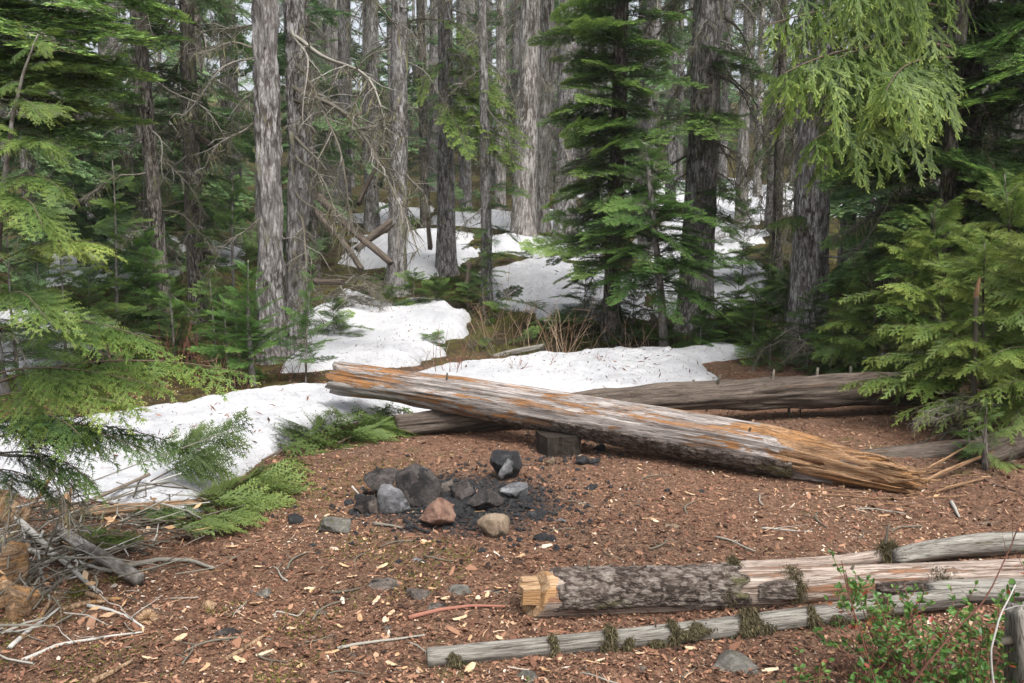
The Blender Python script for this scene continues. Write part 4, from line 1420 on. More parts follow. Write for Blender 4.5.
for z0_, z1_, dv, hf, sd_k in BIGBARK:
    bark_patch(big, bp, z0_, z1_, .134, .166, bL, angle_to(big, dv), hf, sd_k, 'logbark', thick=.006)
bark_patch(cut, cp, 0.06, 0.90, 0.096, 0.070, cL, angle_to(cut, (0, -0.6, 0.8)), 1.28, 3, thick=.012)
bark_patch(cut, cp, 0.93, 1.14, 0.096, 0.070, cL, angle_to(cut, (0, -0.9, 0.25)), 0.45, 7, ragk=2.2)
bark_patch(cut, cp, 1.45, 1.85, 0.096, 0.070, cL, angle_to(cut, (0, -0.9, -0.1)), 0.55, 11, ragk=2.2)
aw = angle_to(cut, (0, 0, 1))
for z, da_, L, r in ((0.17, 0.1, 0.12, 0.010), (0.20, -0.2, 0.14, 0.008), (1.35, 0.3, 0.10, 0.012)):
    log_stub(cut, cp, z, aw + da_, L, r, 0.2)


def lichen_clump(parent, path, z, ang, w, h, seed, r, Ltot, r0, r1, name='lichen_clump', mat='clump'):
    """a hanging beard of dark lichen: hundreds of hair strips from a knot on the bark"""
    rr_ = np.random.default_rng(seed)
    i = int(np.clip(np.searchsorted(path[:, 2], z), 0, len(path) - 1))
    n = int(900 * w / 0.05)
    q = parent.rotation_quaternion.inverted()
    dn = np.array((q @ Vector((0, 0, -1)))[:])
    out = np.array([math.cos(ang), math.sin(ang), 0])
    R_ = r0 + (r1 - r0) * z / Ltot
    a = ang + rr_.normal(0, 0.55, n)
    zz = z + rr_.normal(0, w * 0.35, n)
    pos = path[i] * np.array([1, 1, 0]) + np.stack([np.cos(a) * R_ * 0.98, np.sin(a) * R_ * 0.98, zz], -1)
    d = norm(np.stack([np.cos(a), np.sin(a), np.zeros(n)], -1) * rr_.uniform(0.2, 1.2, (n, 1)) + dn * rr_.uniform(0.1, 1.0, (n, 1)) + rr_.normal(0, 0.4, (n, 3)))
    m = pos + d * (h * rr_.uniform(0.15, 0.6, n))[:, None]
    d2 = norm(dn + rr_.normal(0, 0.35, (n, 3)))
    s = norm(np.cross(d, rr_.normal(0, 1, (n, 3))))
    mb = MB()
    v, f = rhombs(pos, d, s, np.linalg.norm(m - pos, axis=1) * 1.2, 0.0035)
    mb.add(v, f, 0, np.repeat(rr_.uniform(0, 0.8, n), 4))
    v, f = rhombs(m, d2, s, h * rr_.uniform(0.1, 0.6, n), 0.0035)
    mb.add(v, f, 0, np.repeat(rr_.uniform(0, 0.9, n), 4))
    return part_mesh(mb, name, M[mat], parent)


# --- thin lichen hung log in front
ta = P(427, 657, float(G(430, 669)[1]) + .03)
tb = P(960, 598, float(G(940, 613)[1]) + .03)
thin, tp_, tL = log_thing('thin_log', 'thin grey pole hung with dark lichen tufts in front of the cut log', ta, tb, 0.037, 0.042, 'loggrey', 17, 32, 0.02, 0.005, 24, 4, 0.006, (0.0, 0), lumps=0.12, groove=0.003)
fr = angle_to(thin, (0, -0.8, -0.4))
topA = angle_to(thin, (0, -0.3, 1))
def lichen_drape(parent, path, z, w, up, down, seed, r0):
    """a dense dark beard draped over the pole's near side: short overlapping strips, narrow at the top, wider below"""
    rr_ = np.random.default_rng(seed)
    i = int(np.clip(np.searchsorted(path[:, 2], z), 0, len(path) - 1))
    qi = parent.rotation_quaternion.inverted()
    upv = np.array((qi @ Vector((0, 0, 1)))[:])
    fr_ = norm(np.cross(upv, [0, 0, 1.0]))
    toward = np.array((qi @ Vector((0, -1, 0)))[:])
    if fr_ @ toward < 0:
        fr_ = -fr_
    n = int(2600 * w / .05)
    t = rr_.random(n) ** .8
    h = r0 + up - t * (2 * r0 + up + down)
    wid = w * (.30 + .70 * np.clip(t * 1.3, 0, 1)) * np.clip((1.02 - t) * 6, 0, 1) * (1 + .9 * vn(t * 7 + seed * 3.1, .5, .5))
    shift = w * .9 * vn(t * 3.1 + seed * 5.3, 2.5, .5)
    o_ = np.where(np.abs(h) < r0, np.sqrt(np.clip(r0 * r0 - h * h, 0, None)), 0)
    front = np.maximum(o_, .012 + .6 * r0 * np.clip(t * 2, 0, 1)) + rr_.uniform(-.004, .016, n)
    pos = path[i] * np.array([1, 1, 0]) + upv * h[:, None] + fr_ * front[:, None] + np.array([0, 0, 1.0]) * (z + shift + rr_.normal(0, .42, n) * wid)[:, None]
    d = norm(-upv + rr_.normal(0, .45, (n, 3)))
    s_ = norm(np.cross(d, rr_.normal(0, 1, (n, 3))))
    v, f = rhombs(pos, d, s_, rr_.uniform(.010, .030, n), .0042)
    mb = MB().add(v, f, 0, np.repeat(np.clip(rr_.normal(.35, .25, n), 0, 1), 4))
    return part_mesh(mb, 'lichen_clump', M['clump'], parent)


for k, (px, w, up, down) in enumerate([(452, .045, -.01, .012), (541, .052, .025, .10), (591, .065, .04, .075), (612, .045, -.01, .06), (656, .035, .035, .02), (684, .075, .006, -.045), (745, .11, .045, .085), (727, .06, .0, .06), (800, .030, .02, -.02), (872, .065, .02, .07), (828, .06, -.02, .015), (640, .05, -.03, .01)]):
    z = (px - 427) / (960 - 427) * tL * 0.985
    lichen_drape(thin, tp_, z, w, up, down, 40 + k, 0.038)
for px, L in ((541, .05), (591, .07), (656, .06), (640, .08), (745, .07), (872, .09), (690, .05)):
    z = (px - 427) / (960 - 427) * tL * 0.985
    log_stub(thin, tp_, z, topA + random.uniform(-.3, .3), L, 0.005, -0.2)
lichen_clump(cut, cp, 0.80, angle_to(cut, (0, -.7, .7)), .03, .05, 5, 0, cL, .096, .07)
lichen_clump(cut, cp, 1.10, angle_to(cut, (0, -.7, .5)), .06, .03, 6, 0, cL, .096, .07)
lichen_clump(cut, cp, 1.75, angle_to(cut, (0, -1, -.2)), .08, .05, 7, 0, cL, .096, .07)

# --- logs behind the cut log at the right
_py = float(G(722, 578)[1]) + .05
pa, pb = P(722, 569, _py), P(930, 551, _py + .2)
pole, pp_, pL = log_thing('thin_log', 'pale barkless pole partly hidden behind the cut log', pa, pb, 0.030, 0.036, 'logpink', 23, 24, 0.03, 0.005, 20, 3, 0.01, (0.08, 0), lumps=0.15)
lichen_clump(pole, pp_, 0.84, angle_to(pole, (0, -.6, .8)), .05, .09, 8, 0, pL, .042, .05)
lichen_clump(pole, pp_, 0.05, angle_to(pole, (0, -.6, .8)), .03, .05, 9, 0, pL, .042, .05)
log_stub(pole, pp_, 0.80, angle_to(pole, (-.4, 0, 1)), 0.16, 0.010, 0.2)
_qy = float(G(893, 572)[1]) + .05
qa, qb = P(893, 560, _qy), P(1100, 545, _qy + .3)
kink, kp, kL = log_thing('curved_log', 'pale curved log with cracked wood behind the cut log at the right edge', qa, qb, 0.044, 0.062, 'loggrey', 29, 32, 0.025, 0.008, 18, 3, 0.0, (0.06, 0), lumps=0.15, groove=0.008, bow=(0, 0))
# give it the upward bow the photo shows
_q = kink.rotation_quaternion.inverted() @ Vector((0, 0, 1))
for v in kink.data.vertices:
    u = v.co.z / kL
    v.co.x += _q.x * 0.045 * math.sin(min(1, max(0, u)) ** 0.7 * PI)
    v.co.y += _q.y * 0.045 * math.sin(min(1, max(0, u)) ** 0.7 * PI)
ra, rb = P(930, 583, 3.95), P(1080, 606, 3.80)
slab, sp_, sL = log_thing('split_log', 'short split grey log at the right end of the lichen pole', P(925, 590, float(G(925, 606)[1]) + .05), P(1060, 592, float(G(1000, 608)[1]) + .05), 0.05, 0.055, 'loggrey', 33, 28, 0.025, 0.008, 18, 3, 0.0, (0.1, 0.1), lumps=0.2, groove=0.01)

# --- rotting log and snag beyond the big log's broken end
rta, rtb = P(800, 468, 6.15), P(985, 452, 6.0)
rot, rp_, rL = log_thing('rotting_log', 'low rotting log half sunk in litter behind the splintered end', rta, rtb, 0.075, 0.10, 'logdark', 37, 36, 0.03, 0.02, 16, 3, 0.008, (0.2, 0.05), lumps=0.3, groove=0.015)
rba, rbb = P(970, 458, 5.85), P(1060, 425, 6.1)
rot2, rp2, rL2 = log_thing('rotting_log', 'dark knotted log end under the cedar at the right edge', rba, rbb, 0.10, 0.12, 'logdark', 39, 36, 0.03, 0.03, 16, 3, 0.0, (0.1, 0), lumps=0.35, groove=0.02)
log_stub(rot2, rp2, 0.03, 2.5, 0.2, 0.03, -0.2, 'deadtwig', 'broken_root')
log_stub(rot2, rp2, 0.10, 1.2, 0.18, 0.025, -0.3, 'deadtwig', 'broken_root')

# --- snag at the bottom right corner
snag_o, snp, snL = log_thing('snag', 'grey weathered broken snag standing at the bottom right corner', ground_at(1036, 2.72) + np.array([0, 0, -0.05]), P(1019, 606, 2.70), 0.075, 0.040, 'loggrey', 43, 32, 0.015, 0.012, 20, 3, 0.0, (0, 0.05), lumps=0.3, groove=0.012, cat='snag')
log_stub(snag_o, snp, snL * 0.75, angle_to(snag_o, (-1, -.2, 0)), 0.10, 0.022, 0.1, 'deadtwig')


# ================================================================== STICKS AND BRUSH
def stick(name, label, pts, r, mat='deadtwig', a=0.5, group=None, cat='stick', twigs=0, seed=0, wob=0.008, taper=0.5, lift=None, ns=7):
    """pts: list of (px, py) on the ground, or (px, py, Y) in the air"""
    W = []
    for p in pts:
        if len(p) == 2:
            g = G(*p)
            g[2] += r if lift is None else lift
        else:
            g = P(*p)
        W.append(g)
    W = np.array(W)
    s = np.concatenate([[0], np.cumsum(np.linalg.norm(np.diff(W, axis=0), axis=1))])
    n = max(8, int(s[-1] / 0.025))
    u = np.linspace(0, s[-1], n)
    path = np.stack([np.interp(u, s, W[:, k]) for k in range(3)], -1)
    k = seed * 1.7
    path = path + wob * np.stack([fbm(u * 6 + k, k, 1), fbm(u * 6 + k, k, 7), fbm(u * 6 + k, k, 13) * 0.6], -1)
    o0 = path[0].copy()
    rr = r * (1 - taper * u / u[-1])
    rr = rr[:, None] * (1 + 0.18 * fbm(np.cos(np.linspace(0, 2 * PI, ns, endpoint=False))[None] * 1.5 + k, u[:, None] * 14, 3.0, 3))
    mb = MB()
    add_tube(mb, path - o0, rr, ns, 0, a)
    o = mb.obj(name, M[mat])
    o.location = o0
    tag(o, label, cat, group)
    if twigs:
        rn = np.random.default_rng(seed + 9)
        for q in range(twigs):
            i = rn.integers(2, n - 1)
            tn = norm(path[i] - path[i - 1])
            d = norm(tn * rn.uniform(.2, .8) + rn.normal(0, .55, 3) + np.array([0, 0, .15]))
            L = rn.uniform(.06, .2)
            t_ = np.linspace(0, 1, 5)[:, None]
            pp = path[i] - o0 + d * t_ * L + rn.normal(0, .006, (5, 3)) * t_
            m2 = MB()
            add_tube(m2, pp, r * .35 * (1 - .7 * t_[:, 0]), 5, 0, a)
            m2.obj('side_twig', M[mat], o)
    return o


stick('branch', 'grey lichen crusted branch sloping down the front of the brush heap at left', [(2, 503, 4.05), (30, 530, 3.95), (62, 560, 3.85), (98, 596)], 0.017, a=0.95, twigs=5, seed=1)
lo1, lp1, lL1 = log_thing('branch', 'thick short grey limb with mossy bark crossing the brush heap', G(58, 548) + np.array([0, 0, .09]), G(140, 587) + np.array([0, 0, .03]), 0.028, 0.034, 'bark_smooth', 51, 20, 0.02, 0.006, 26, 4, 0.0, (0.02, 0.02), lumps=0.2, cat='branch')
lo2, lp2, lL2 = log_thing('rotten_pole', 'orange rotten pole lying across the snow edge at left', G(66, 523) + np.array([0, 0, .05]), G(208, 510) + np.array([0, 0, .05]), 0.030, 0.020, 'rotten', 53, 24, 0.02, 0.010, 26, 3, 0.006, (0.06, 0.05), lumps=0.3, cat='pole')
stick('branch', 'bent grey stick at the foot of the brush heap ending by the litter', [(126, 570), (160, 562), (190, 563), (214, 571)], 0.014, a=0.7, seed=3)
stick('branch', 'tallest pale stick leaning up out of the brush heap', [(18, 522, 4.1), (40, 495, 4.1), (56, 466, 4.15)], 0.012, 'rotten', seed=4, twigs=0)
stick('branch', 'short orange splintered stick standing up in the brush heap', [(65, 526, 4.1), (68, 505, 4.1), (71, 487, 4.1)], 0.013, 'rotten', seed=5)
stick('branch', 'long thin pale stick lying along the bottom of the brush heap', [(22, 662), (60, 646), (100, 640), (143, 634)], 0.0075, a=0.95, seed=6, twigs=3)
stick('branch', 'brown peeled stick at the lower left edge of the photo', [(92, 685), (112, 675), (133, 663)], 0.013, 'rotten', seed=7)
stick('branch', 'pale split stick on the litter right of the dark long stone', [(226, 662), (246, 650), (271, 634)], 0.010, 'rotten', seed=8)
stick('branch', 'dark thin stick rising steeply at the far left edge', [(-5, 620, 3.5), (20, 590, 3.55), (45, 560, 3.7), (60, 515, 3.8)], 0.009, a=0.3, seed=10, twigs=4)
stick('branch', 'pale grey stick lying low at the left edge', [(10, 650), (30, 632), (60, 610)], 0.010, a=1.0, seed=11)
stick('branch', 'reddish bare stick below the mossy limb', [(86, 596), (104, 602), (122, 601)], 0.012, 'rotten', seed=12)
stick('branch', 'bleached curved twig below the brush heap', [(88, 608), (110, 612), (130, 620), (143, 630)], 0.008, a=1.0, seed=13, twigs=3)
stick('branch', 'bare brown root lying left of the cut log', [(408, 620), (440, 612), (470, 608), (505, 609)], 0.010, 'redstem', 0.9, seed=14)
stick('branch', 'thin long stick left of the mossy thin log', [(338, 650), (380, 643), (425, 637)], 0.007, a=0.8, seed=15)
stick('branch', 'dark stick lying below the half buried mossy stone', [(330, 594), (350, 592), (365, 588)], 0.007, a=0.2, seed=16)
stick('branch', 'pale twig looping on the litter at the lower left middle', [(275, 620), (276, 612), (300, 618), (305, 610)], 0.004, a=0.9, seed=17)
stick('branch', 'small pale stick standing at the left of the fire stones', [(352, 486, 5.2), (362, 498)], 0.006, a=1.0, seed=18)
stick('branch', 'short grey stick alone on the litter in front of the splinters', [(951, 504), (955, 512), (959, 519)], 0.012, a=0.9, seed=19)
stick('branch', 'grey twig lying on open litter behind the cut log', [(762, 529), (785, 531), (808, 533)], 0.006, a=0.9, seed=20, twigs=2)
stick('branch', 'grey bent root end at the front edge of the fire', [(374, 525), (390, 527), (402, 530)], 0.010, a=0.6, seed=21)
for k, (x, y) in enumerate([(12, 568), (22, 606), (3, 590)]):
    rock('rotten_wood', ['orange rotten wood chunk high in the brush heap at the left edge', 'large orange rotten wood chunk low in the brush heap', 'dark orange rotten chunk at the very left edge'][k], x, y, [46, 44, 30][k], [30, 26, 24][k], 'rotten', 300 + k, (0, [80, 100, 70][k], 10), Y=[3.6, 3.4, 3.45][k], cat='rotten wood', cuts=7)
rock('bark_slab', 'broad orange bark slab leaning on the top of the brush heap', 10, 515, 34, 30, 'rotten', 310, (0, 25, 0), 0.3, Y=4.0, cat='bark')


for k, (pts, r_, a_, m_, lab) in enumerate([
        ([(-10, 590, 3.6), (25, 572, 3.7), (64, 553, 3.9)], .016, .8, 'deadtwig', 'thick grey branch at the very left lying across the brush heap'),
        ([(8, 545, 3.9), (60, 556, 3.85), (112, 574)], .012, .95, 'deadtwig', 'pale grey branch lying across the middle of the brush heap'),
        ([(30, 603), (62, 580, 3.7), (98, 560, 3.9)], .011, .6, 'deadtwig', 'grey branch rising to the right through the lower brush heap'),
        ([(62, 612), (84, 606), (108, 604)], .014, .5, 'rotten', 'orange split stick low in the brush heap'),
        ([(20, 640), (40, 618, 3.4), (52, 598, 3.5)], .013, .5, 'rotten', 'orange split stick propped at the lower left of the brush heap'),
        ([(100, 536), (120, 548), (150, 556)], .009, .2, 'deadtwig', 'dark bent branch on the right side of the brush heap'),
        ([(36, 556, 3.8), (46, 586, 3.65), (50, 606)], .008, .9, 'deadtwig', 'short pale branch hanging down the front of the brush heap')]):
    stick('branch', lab, pts, r_, m_, a_, seed=70 + k, twigs=3 if m_ == 'deadtwig' else 0, wob=.02)
for k, (pts, lab) in enumerate([([(430, 512), (455, 517), (478, 522)], 'half burnt black stick at the front of the charcoal'), ([(520, 507), (538, 512), (558, 516)], 'half burnt black stick at the right of the charcoal'), ([(405, 522), (418, 530), (430, 534)], 'short charred stick in front of the grey slab')]):
    stick('burnt_stick', lab, pts, .012, 'char', .5, seed=90 + k, wob=.012)


# brush heap: fine dead twigs that nobody could count
def build_brush():
    mb = MB()
    n = 400
    c = ground_at(46, 3.9)
    p = np.stack([c[0] + RG.normal(-0.05, 0.30, n), c[1] + RG.normal(0, 0.42, n)], -1)
    a = RG.uniform(0, 2 * PI, n)
    z = H(p[:, 0], p[:, 1]) + np.abs(RG.normal(0, 0.085, n)) + 0.005
    d = norm(np.stack([np.cos(a), np.sin(a), RG.normal(0.04, 0.17, n)], -1))
    L = np.exp(RG.normal(-1.6, 0.5, n))
    s = np.concatenate([p, z[:, None]], 1)
    m = s + d * (L * .5)[:, None]
    e = m + norm(d + RG.normal(0, .2, (n, 3))) * (L * .5)[:, None]
    for q in (m, e):
        q[:, 2] = np.maximum(q[:, 2], H(q[:, 0], q[:, 1]) + .004)
    r = RG.uniform(.0018, .0075, n)
    t = np.repeat(RG.uniform(0, 1, n), 6)
    v, f = prisms(s, m, r, r * .85)
    mb.add(v, f, 0, t)
    v, f = prisms(m, e, r * .85, r * .4)
    mb.add(v, f, 0, t)
    tag(mb.obj('brush_debris', M['deadtwig'], None), kind='stuff')
    mb = MB()
    n = 130
    p = np.stack([c[0] + RG.normal(-.1, 0.34, n), c[1] + RG.normal(0, 0.42, n)], -1)
    z = H(p[:, 0], p[:, 1]) + np.abs(RG.normal(0, 0.06, n)) + .01
    a = RG.uniform(0, 2 * PI, n)
    d = norm(np.stack([np.cos(a), np.sin(a), RG.normal(0, .25, n)], -1))
    sd2 = norm(np.cross(d, RG.normal(0, 1, (n, 3))))
    v, f = rhombs(np.concatenate([p, z[:, None]], 1), d, sd2, RG.uniform(.03, .13, n), RG.uniform(.008, .03, n), .5)
    mb.add(v, f, 0, np.repeat(RG.uniform(0, .8, n), 4))
    tag(mb.obj('bark_debris', M['chip'], None, False), kind='stuff')


build_brush()


def twig_pool():
    """small twigs scattered over the clearing: single things of one look"""
    protos = []
    for k in range(4):
        mb = MB()
        r = np.random.default_rng(400 + k)
        u = np.linspace(0, 1, 9)
        pts = np.stack([u - .5, .10 * np.sin(u * 4 + k), .025 * np.abs(np.sin(u * 3))], -1) * 0.17
        add_tube(mb, pts, 0.0042 * (1 - .5 * u), 6, 0, r.uniform(.3, 1))
        for q in range(2):
            i = r.integers(2, 7)
            d = norm(np.array([.6, r.choice([-.7, .7]), .1]))
            tt = np.linspace(0, 1, 4)[:, None]
            add_tube(mb, pts[i] + d * tt * .06, .0022 * (1 - .5 * tt[:, 0]), 5, 0, .5)
        protos.append(mb.mesh('twig', M['deadtwig']))
    xy = [(300, 560), (240, 610), (188, 655), (320, 640), (360, 560), (280, 575), (440, 560), (395, 545), (330, 610), (420, 650), (600, 575), (640, 505), (690, 508), (735, 545), (580, 505), (700, 470), (820, 520), (760, 500), (905, 530), (860, 535), (655, 478), (180, 600), (215, 645), (270, 660), (345, 675), (600, 680), (690, 672), (560, 532), (610, 556), (880, 512), (785, 462), (660, 545), (990, 525)]
    for k, (x, y) in enumerate(xy):
        o = bpy.data.objects.new('twig', protos[k % 4])
        C.objects.link(o)
        g = G(x, y)
        o.location = (float(g[0]), float(g[1]), float(g[2]) + .006)
        s = random.uniform(.7, 1.5)
        o.scale = (s, s, s)
        o.rotation_euler = (0, 0, random.uniform(0, 6.28))
        tag(o, 'small bare twig lying loose on the reddish litter of the clearing', 'twig', 'loose twigs on the litter')


twig_pool()


def chips():
    protos = []
    for k in range(5):
        r = np.random.default_rng(430 + k)
        nx, ny = 8, 4
        v, q = [], []
        for s in (1, -1):
            for i in range(nx):
                for j in range(ny):
                    u, w = i / (nx - 1) - .5, j / (ny - 1) - .5
                    taper = 1 - .6 * abs(u) ** 1.5 * 2 ** 1.5 * r.uniform(.5, 1)
                    v.append((u * .075, w * .026 * taper, .004 * s * (1 - .6 * abs(2 * w)) + .003 * (u * u) * 4 + r.normal(0, .0012)))
        for s in range(2):
            b = s * nx * ny
            for i in range(nx - 1):
                for j in range(ny - 1):
                    f = [b + i * ny + j, b + i * ny + j + 1, b + (i + 1) * ny + j + 1, b + (i + 1) * ny + j]
                    q.append(f if s else f[::-1])
        mb = MB()
        mb.add(np.array(v), np.array(q), 0, r.uniform(0, 1))
        protos.append(mb.mesh('wood_chip', M['chip'], False))
    xy = [(256, 605), (258, 568), (205, 670), (240, 662), (265, 655), (332, 654), (392, 666), (232, 548), (487, 597), (478, 600), (400, 617), (425, 543), (344, 567), (382, 568), (455, 652), (470, 640), (500, 640), (500, 590), (510, 588), (420, 588), (432, 590), (376, 602), (386, 605), (391, 615), (385, 622), (426, 544), (352, 578), (520, 558), (560, 660), (600, 662), (545, 672), (640, 655), (690, 668), (690, 650), (770, 672), (360, 620), (460, 620), (300, 668), (180, 640), (310, 590),
          (225, 640), (290, 630), (612, 640), (470, 670), (575, 645), (420, 672), (150, 660), (340, 628), (445, 600), (655, 522), (600, 520), (640, 470), (715, 455), (690, 495), (860, 512), (884, 517), (840, 508), (925, 556), (780, 540), (596, 545)]
    for k, (x, y) in enumerate(xy):
        o = bpy.data.objects.new('wood_chip', protos[k % 5])
        C.objects.link(o)
        g = G(x, y)
        o.location = (float(g[0]), float(g[1]), float(g[2]) + .008)
        s = random.uniform(.4, .95)
        o.scale = (s, s * random.uniform(.8, 1.5), s)
        o.rotation_euler = (random.uniform(-.25, .25), random.uniform(-.2, .2), random.uniform(0, 6.28))
        tag(o, 'pale yellow wood chip lying on the litter', 'wood chip', 'wood chips on the litter')


chips()
rock('pine_cone', 'brown dry cone lying near the dark long stone', 209, 607, 16, 13, 'rotten', 330, (0, -20, 10), 0.6, cat='cone', sub=3)


# ================================================================== CUT BOUGHS ON THE GROUND
def ground_bough(label, base, tip, seed, tpl=None, mat='bough', wide=1.0, lift=0.08, da=0.05, tiplift=0.06, flat=0.9, stem=None, roll=0.0):
    a = G(*base) if len(base) == 2 else P(*base)
    b = G(*tip) if len(tip) == 2 else P(*tip)
    if len(base) == 2:
        a[2] += lift
    if len(tip) == 2:
        b[2] += tiplift
    tpl = tpl or cedar_bough(seed, nb=22, hang=0.22, droop=0.10, up=0.14, blen=0.42, lw=0.0085, ll=0.034, subgap=.020)
    tpl = [(v * np.array([1, wide, flat]), f, m, t) for v, f, m, t in tpl]
    root = thing('cut_bough', label, 'bough', a)
    L = float(np.linalg.norm(b - a))
    d = b - a
    fo, wd = MB(), MB()
    R_ = rotm(math.atan2(d[1], d[0]), math.asin(d[2] / L), roll)
    for v, f, m, t in tpl:
        vv = (v * L) @ R_.T
        if m == 0:
            zz = H(vv[:, 0] + a[0], vv[:, 1] + a[1]) - a[2] + .006
            vv[:, 2] = np.maximum(vv[:, 2], zz)
            fo.add(vv, f, 0, np.asarray(t) + da)
        else:
            vv[:, 2] = np.maximum(vv[:, 2] - .045, H(vv[:, 0] + a[0], vv[:, 1] + a[1]) - a[2] + .004)
            wd.add(vv, f, 0, .25)
    if stem is not None:
        s = np.array([P(*q) if len(q) == 3 else G(*q) + np.array([0, 0, .02]) for q in stem]) - a
        add_tube(wd, s, np.linspace(.012, .009, len(s)), 7, 0, .6)
    fo.obj('foliage', M[mat], root)
    wd.obj('stem', M['twig'], root)
    return root


ground_bough('dark green cedar bough with a long bare stem resting on the snow at left', (150, 474, 5.05), (248, 424, 5.3), 601, wide=1.1, da=-.02, flat=1.5, roll=.9, stem=[(72, 508, 4.75), (110, 492, 4.9), (150, 474, 5.05)])
ground_bough('bright green flat bough lying on the litter at the left of the clearing', (190, 528), (300, 474), 602, wide=0.95, da=.22)
ground_bough('low bright green spray in front of the other cut boughs', (165, 548), (262, 518), 606, wide=0.8, da=.18)
ground_bough('mossy looking green spray at the foot of the brush heap', (150, 560), (88, 540), 603, wide=1.2, da=.15)
ground_bough('green bough lying along the edge of the snow strip', (262, 466), (395, 418), 604, wide=0.75, da=.04, flat=.9, roll=.3)
ground_bough('small drooping bough at the snow edge beside the old dark log', (338, 448), (408, 426), 605, wide=1.1, da=.02, flat=1.0)
ground_bough('dull green bough lying beside the rotten pole', (120, 530), (210, 520), 607, wide=1.0, da=-.08)


# ================================================================== TREES
def deadset(z0, z1, n, l0, l1, t0, t1, seed, az=None, tpl=None):
    return lambda mb, ax, g: crown(mb, tpl or DEAD, z0, z1, n, l0, l1, t0, t1, seed, az, 0, ax, (0.5, 1.2))


def high_crown(z0, z1, n, l0, l1, seed, tpl=None):
    return lambda mb, ax, g: crown(mb, tpl or FIRFF, z0, z1, n, l0, l1, -8, 25, seed, None, 0, ax)


def directed(lst, tpl, seed, extra=None, da=0.0, wide=1.0):
    """boughs from the trunk at the height where (px, py) lies, out to a tip (px, py, Y)"""
    def fn(mb, ax, g):
        r = np.random.default_rng(seed)
        for a, b, Y in lst:
            tip = P(b[0], b[1], Y) - g
            z = P(a[0], a[1], g[1])[2] - g[2]
            put_to(mb, tpl[r.integers(len(tpl))], ax(z), tip, r.normal(0, .15), da + r.normal(0, .06), wide)
        if extra:
            extra(mb, ax, g)
    return fn


# twin grey trunks, the biggest tree of the picture
def twin():
    g = ground_at(272, 10.1)
    root = thing('twin_trunk_tree', 'thick pale grey tree with two trunks grown together at the base, left of the middle', 'tree', g)
    k = 9.7 / F
    for nm, x0, x1, dia, dx0, sd in (('a', 262, 277, .42, -.08, 1), ('b', 289, 301, .33, .16, 2)):
        pass
    pA = trunk_path(9.5, (0.016, 0), 0.10, 1.0, 320)
    pA[:, 0] += 0.0
    mb = MB()
    bark_tube(mb, pA, 0.165 * (1 - 0.40 * np.clip(pA[:, 2], 0, None) / 9.5), 84, 0.030, 26, 4.5, 1, 0, 0.45)
    rr = np.random.default_rng(1)
    for q in range(9):
        stub_branch(mb, pA, rr.uniform(.8, 5), rr.uniform(0, 6.28), rr.uniform(.08, .3), .02, rr.uniform(-.4, .3), q)
    mb.obj('trunk', M['bark'], root)
    pB = trunk_path(9.5, (0.014, 0.01), 0.12, 2.0, 320)
    pB[:, 0] += 0.19 + 0.135 * np.clip(pB[:, 2] / 2.2, 0, 1)
    pB[:, 1] += 0.22
    mb = MB()
    bark_tube(mb, pB, 0.132 * (1 - 0.35 * np.clip(pB[:, 2], 0, None) / 9.5), 72, 0.027, 28, 4.5, 3, 0, 0.5)
    for q in range(8):
        stub_branch(mb, pB, rr.uniform(.8, 5), rr.uniform(-1.2, 1.2), rr.uniform(.15, .5), .02, rr.uniform(-.6, .2), q + 20)
    mb.obj('trunk', M['bark'], root)
    c = MB()
    ax = lambda z: np.array([np.interp(z, pB[:, 2], pB[:, 0]), .1, z])
    axA = lambda z: np.array([np.interp(z, pA[:, 2], pA[:, 0]), 0, z])
    r = np.random.default_rng(7)
    for a, b, Y, AX in [((305, 75), (440, 135), 9.2, ax), ((305, 60), (400, 150), 9.5, ax), ((303, 90), (425, 115), 9.9, ax), ((303, 30), (415, 60), 9.0, ax), ((300, 130), (355, 190), 9.4, ax), ((300, 150), (340, 190), 9.3, ax),
                        ((262, 40), (190, 32), 9.4, axA), ((262, 45), (170, 70), 9.7, axA), ((262, 212), (205, 238), 9.4, axA), ((262, 110), (185, 150), 10.3, axA), ((262, 75), (200, 120), 10.3, axA), ((300, 20), (330, 80), 9.4, ax), ((262, 20), (180, 5), 10, axA), ((300, 215), (345, 265), 9.3, ax), ((300, 250), (330, 300), 9.3, ax), ((300, 190), (350, 235), 9.6, ax)]:
        z = P(a[0], a[1], 9.7)[2] - g[2]
        put_to(c, DEAD[r.integers(5)], AX(z), P(b[0], b[1], Y) - g, r.normal(0, .3))
    crown(c, DEAD, 4.2, 7, 8, 1.6, 1.4, -15, 0, 5, None, 0, axA)
    c.obj('dead_branch_tangle', [M['deadtwig'], M['deadtwig'], M['lichen']], root)
    c = MB()
    crown(c, FIRF, 6.5, 9.5, 9, 1.5, .8, -10, 20, 6, None, 0, axA)
    c.obj('crown', [M['fir'], M['twig']], root)


twin()

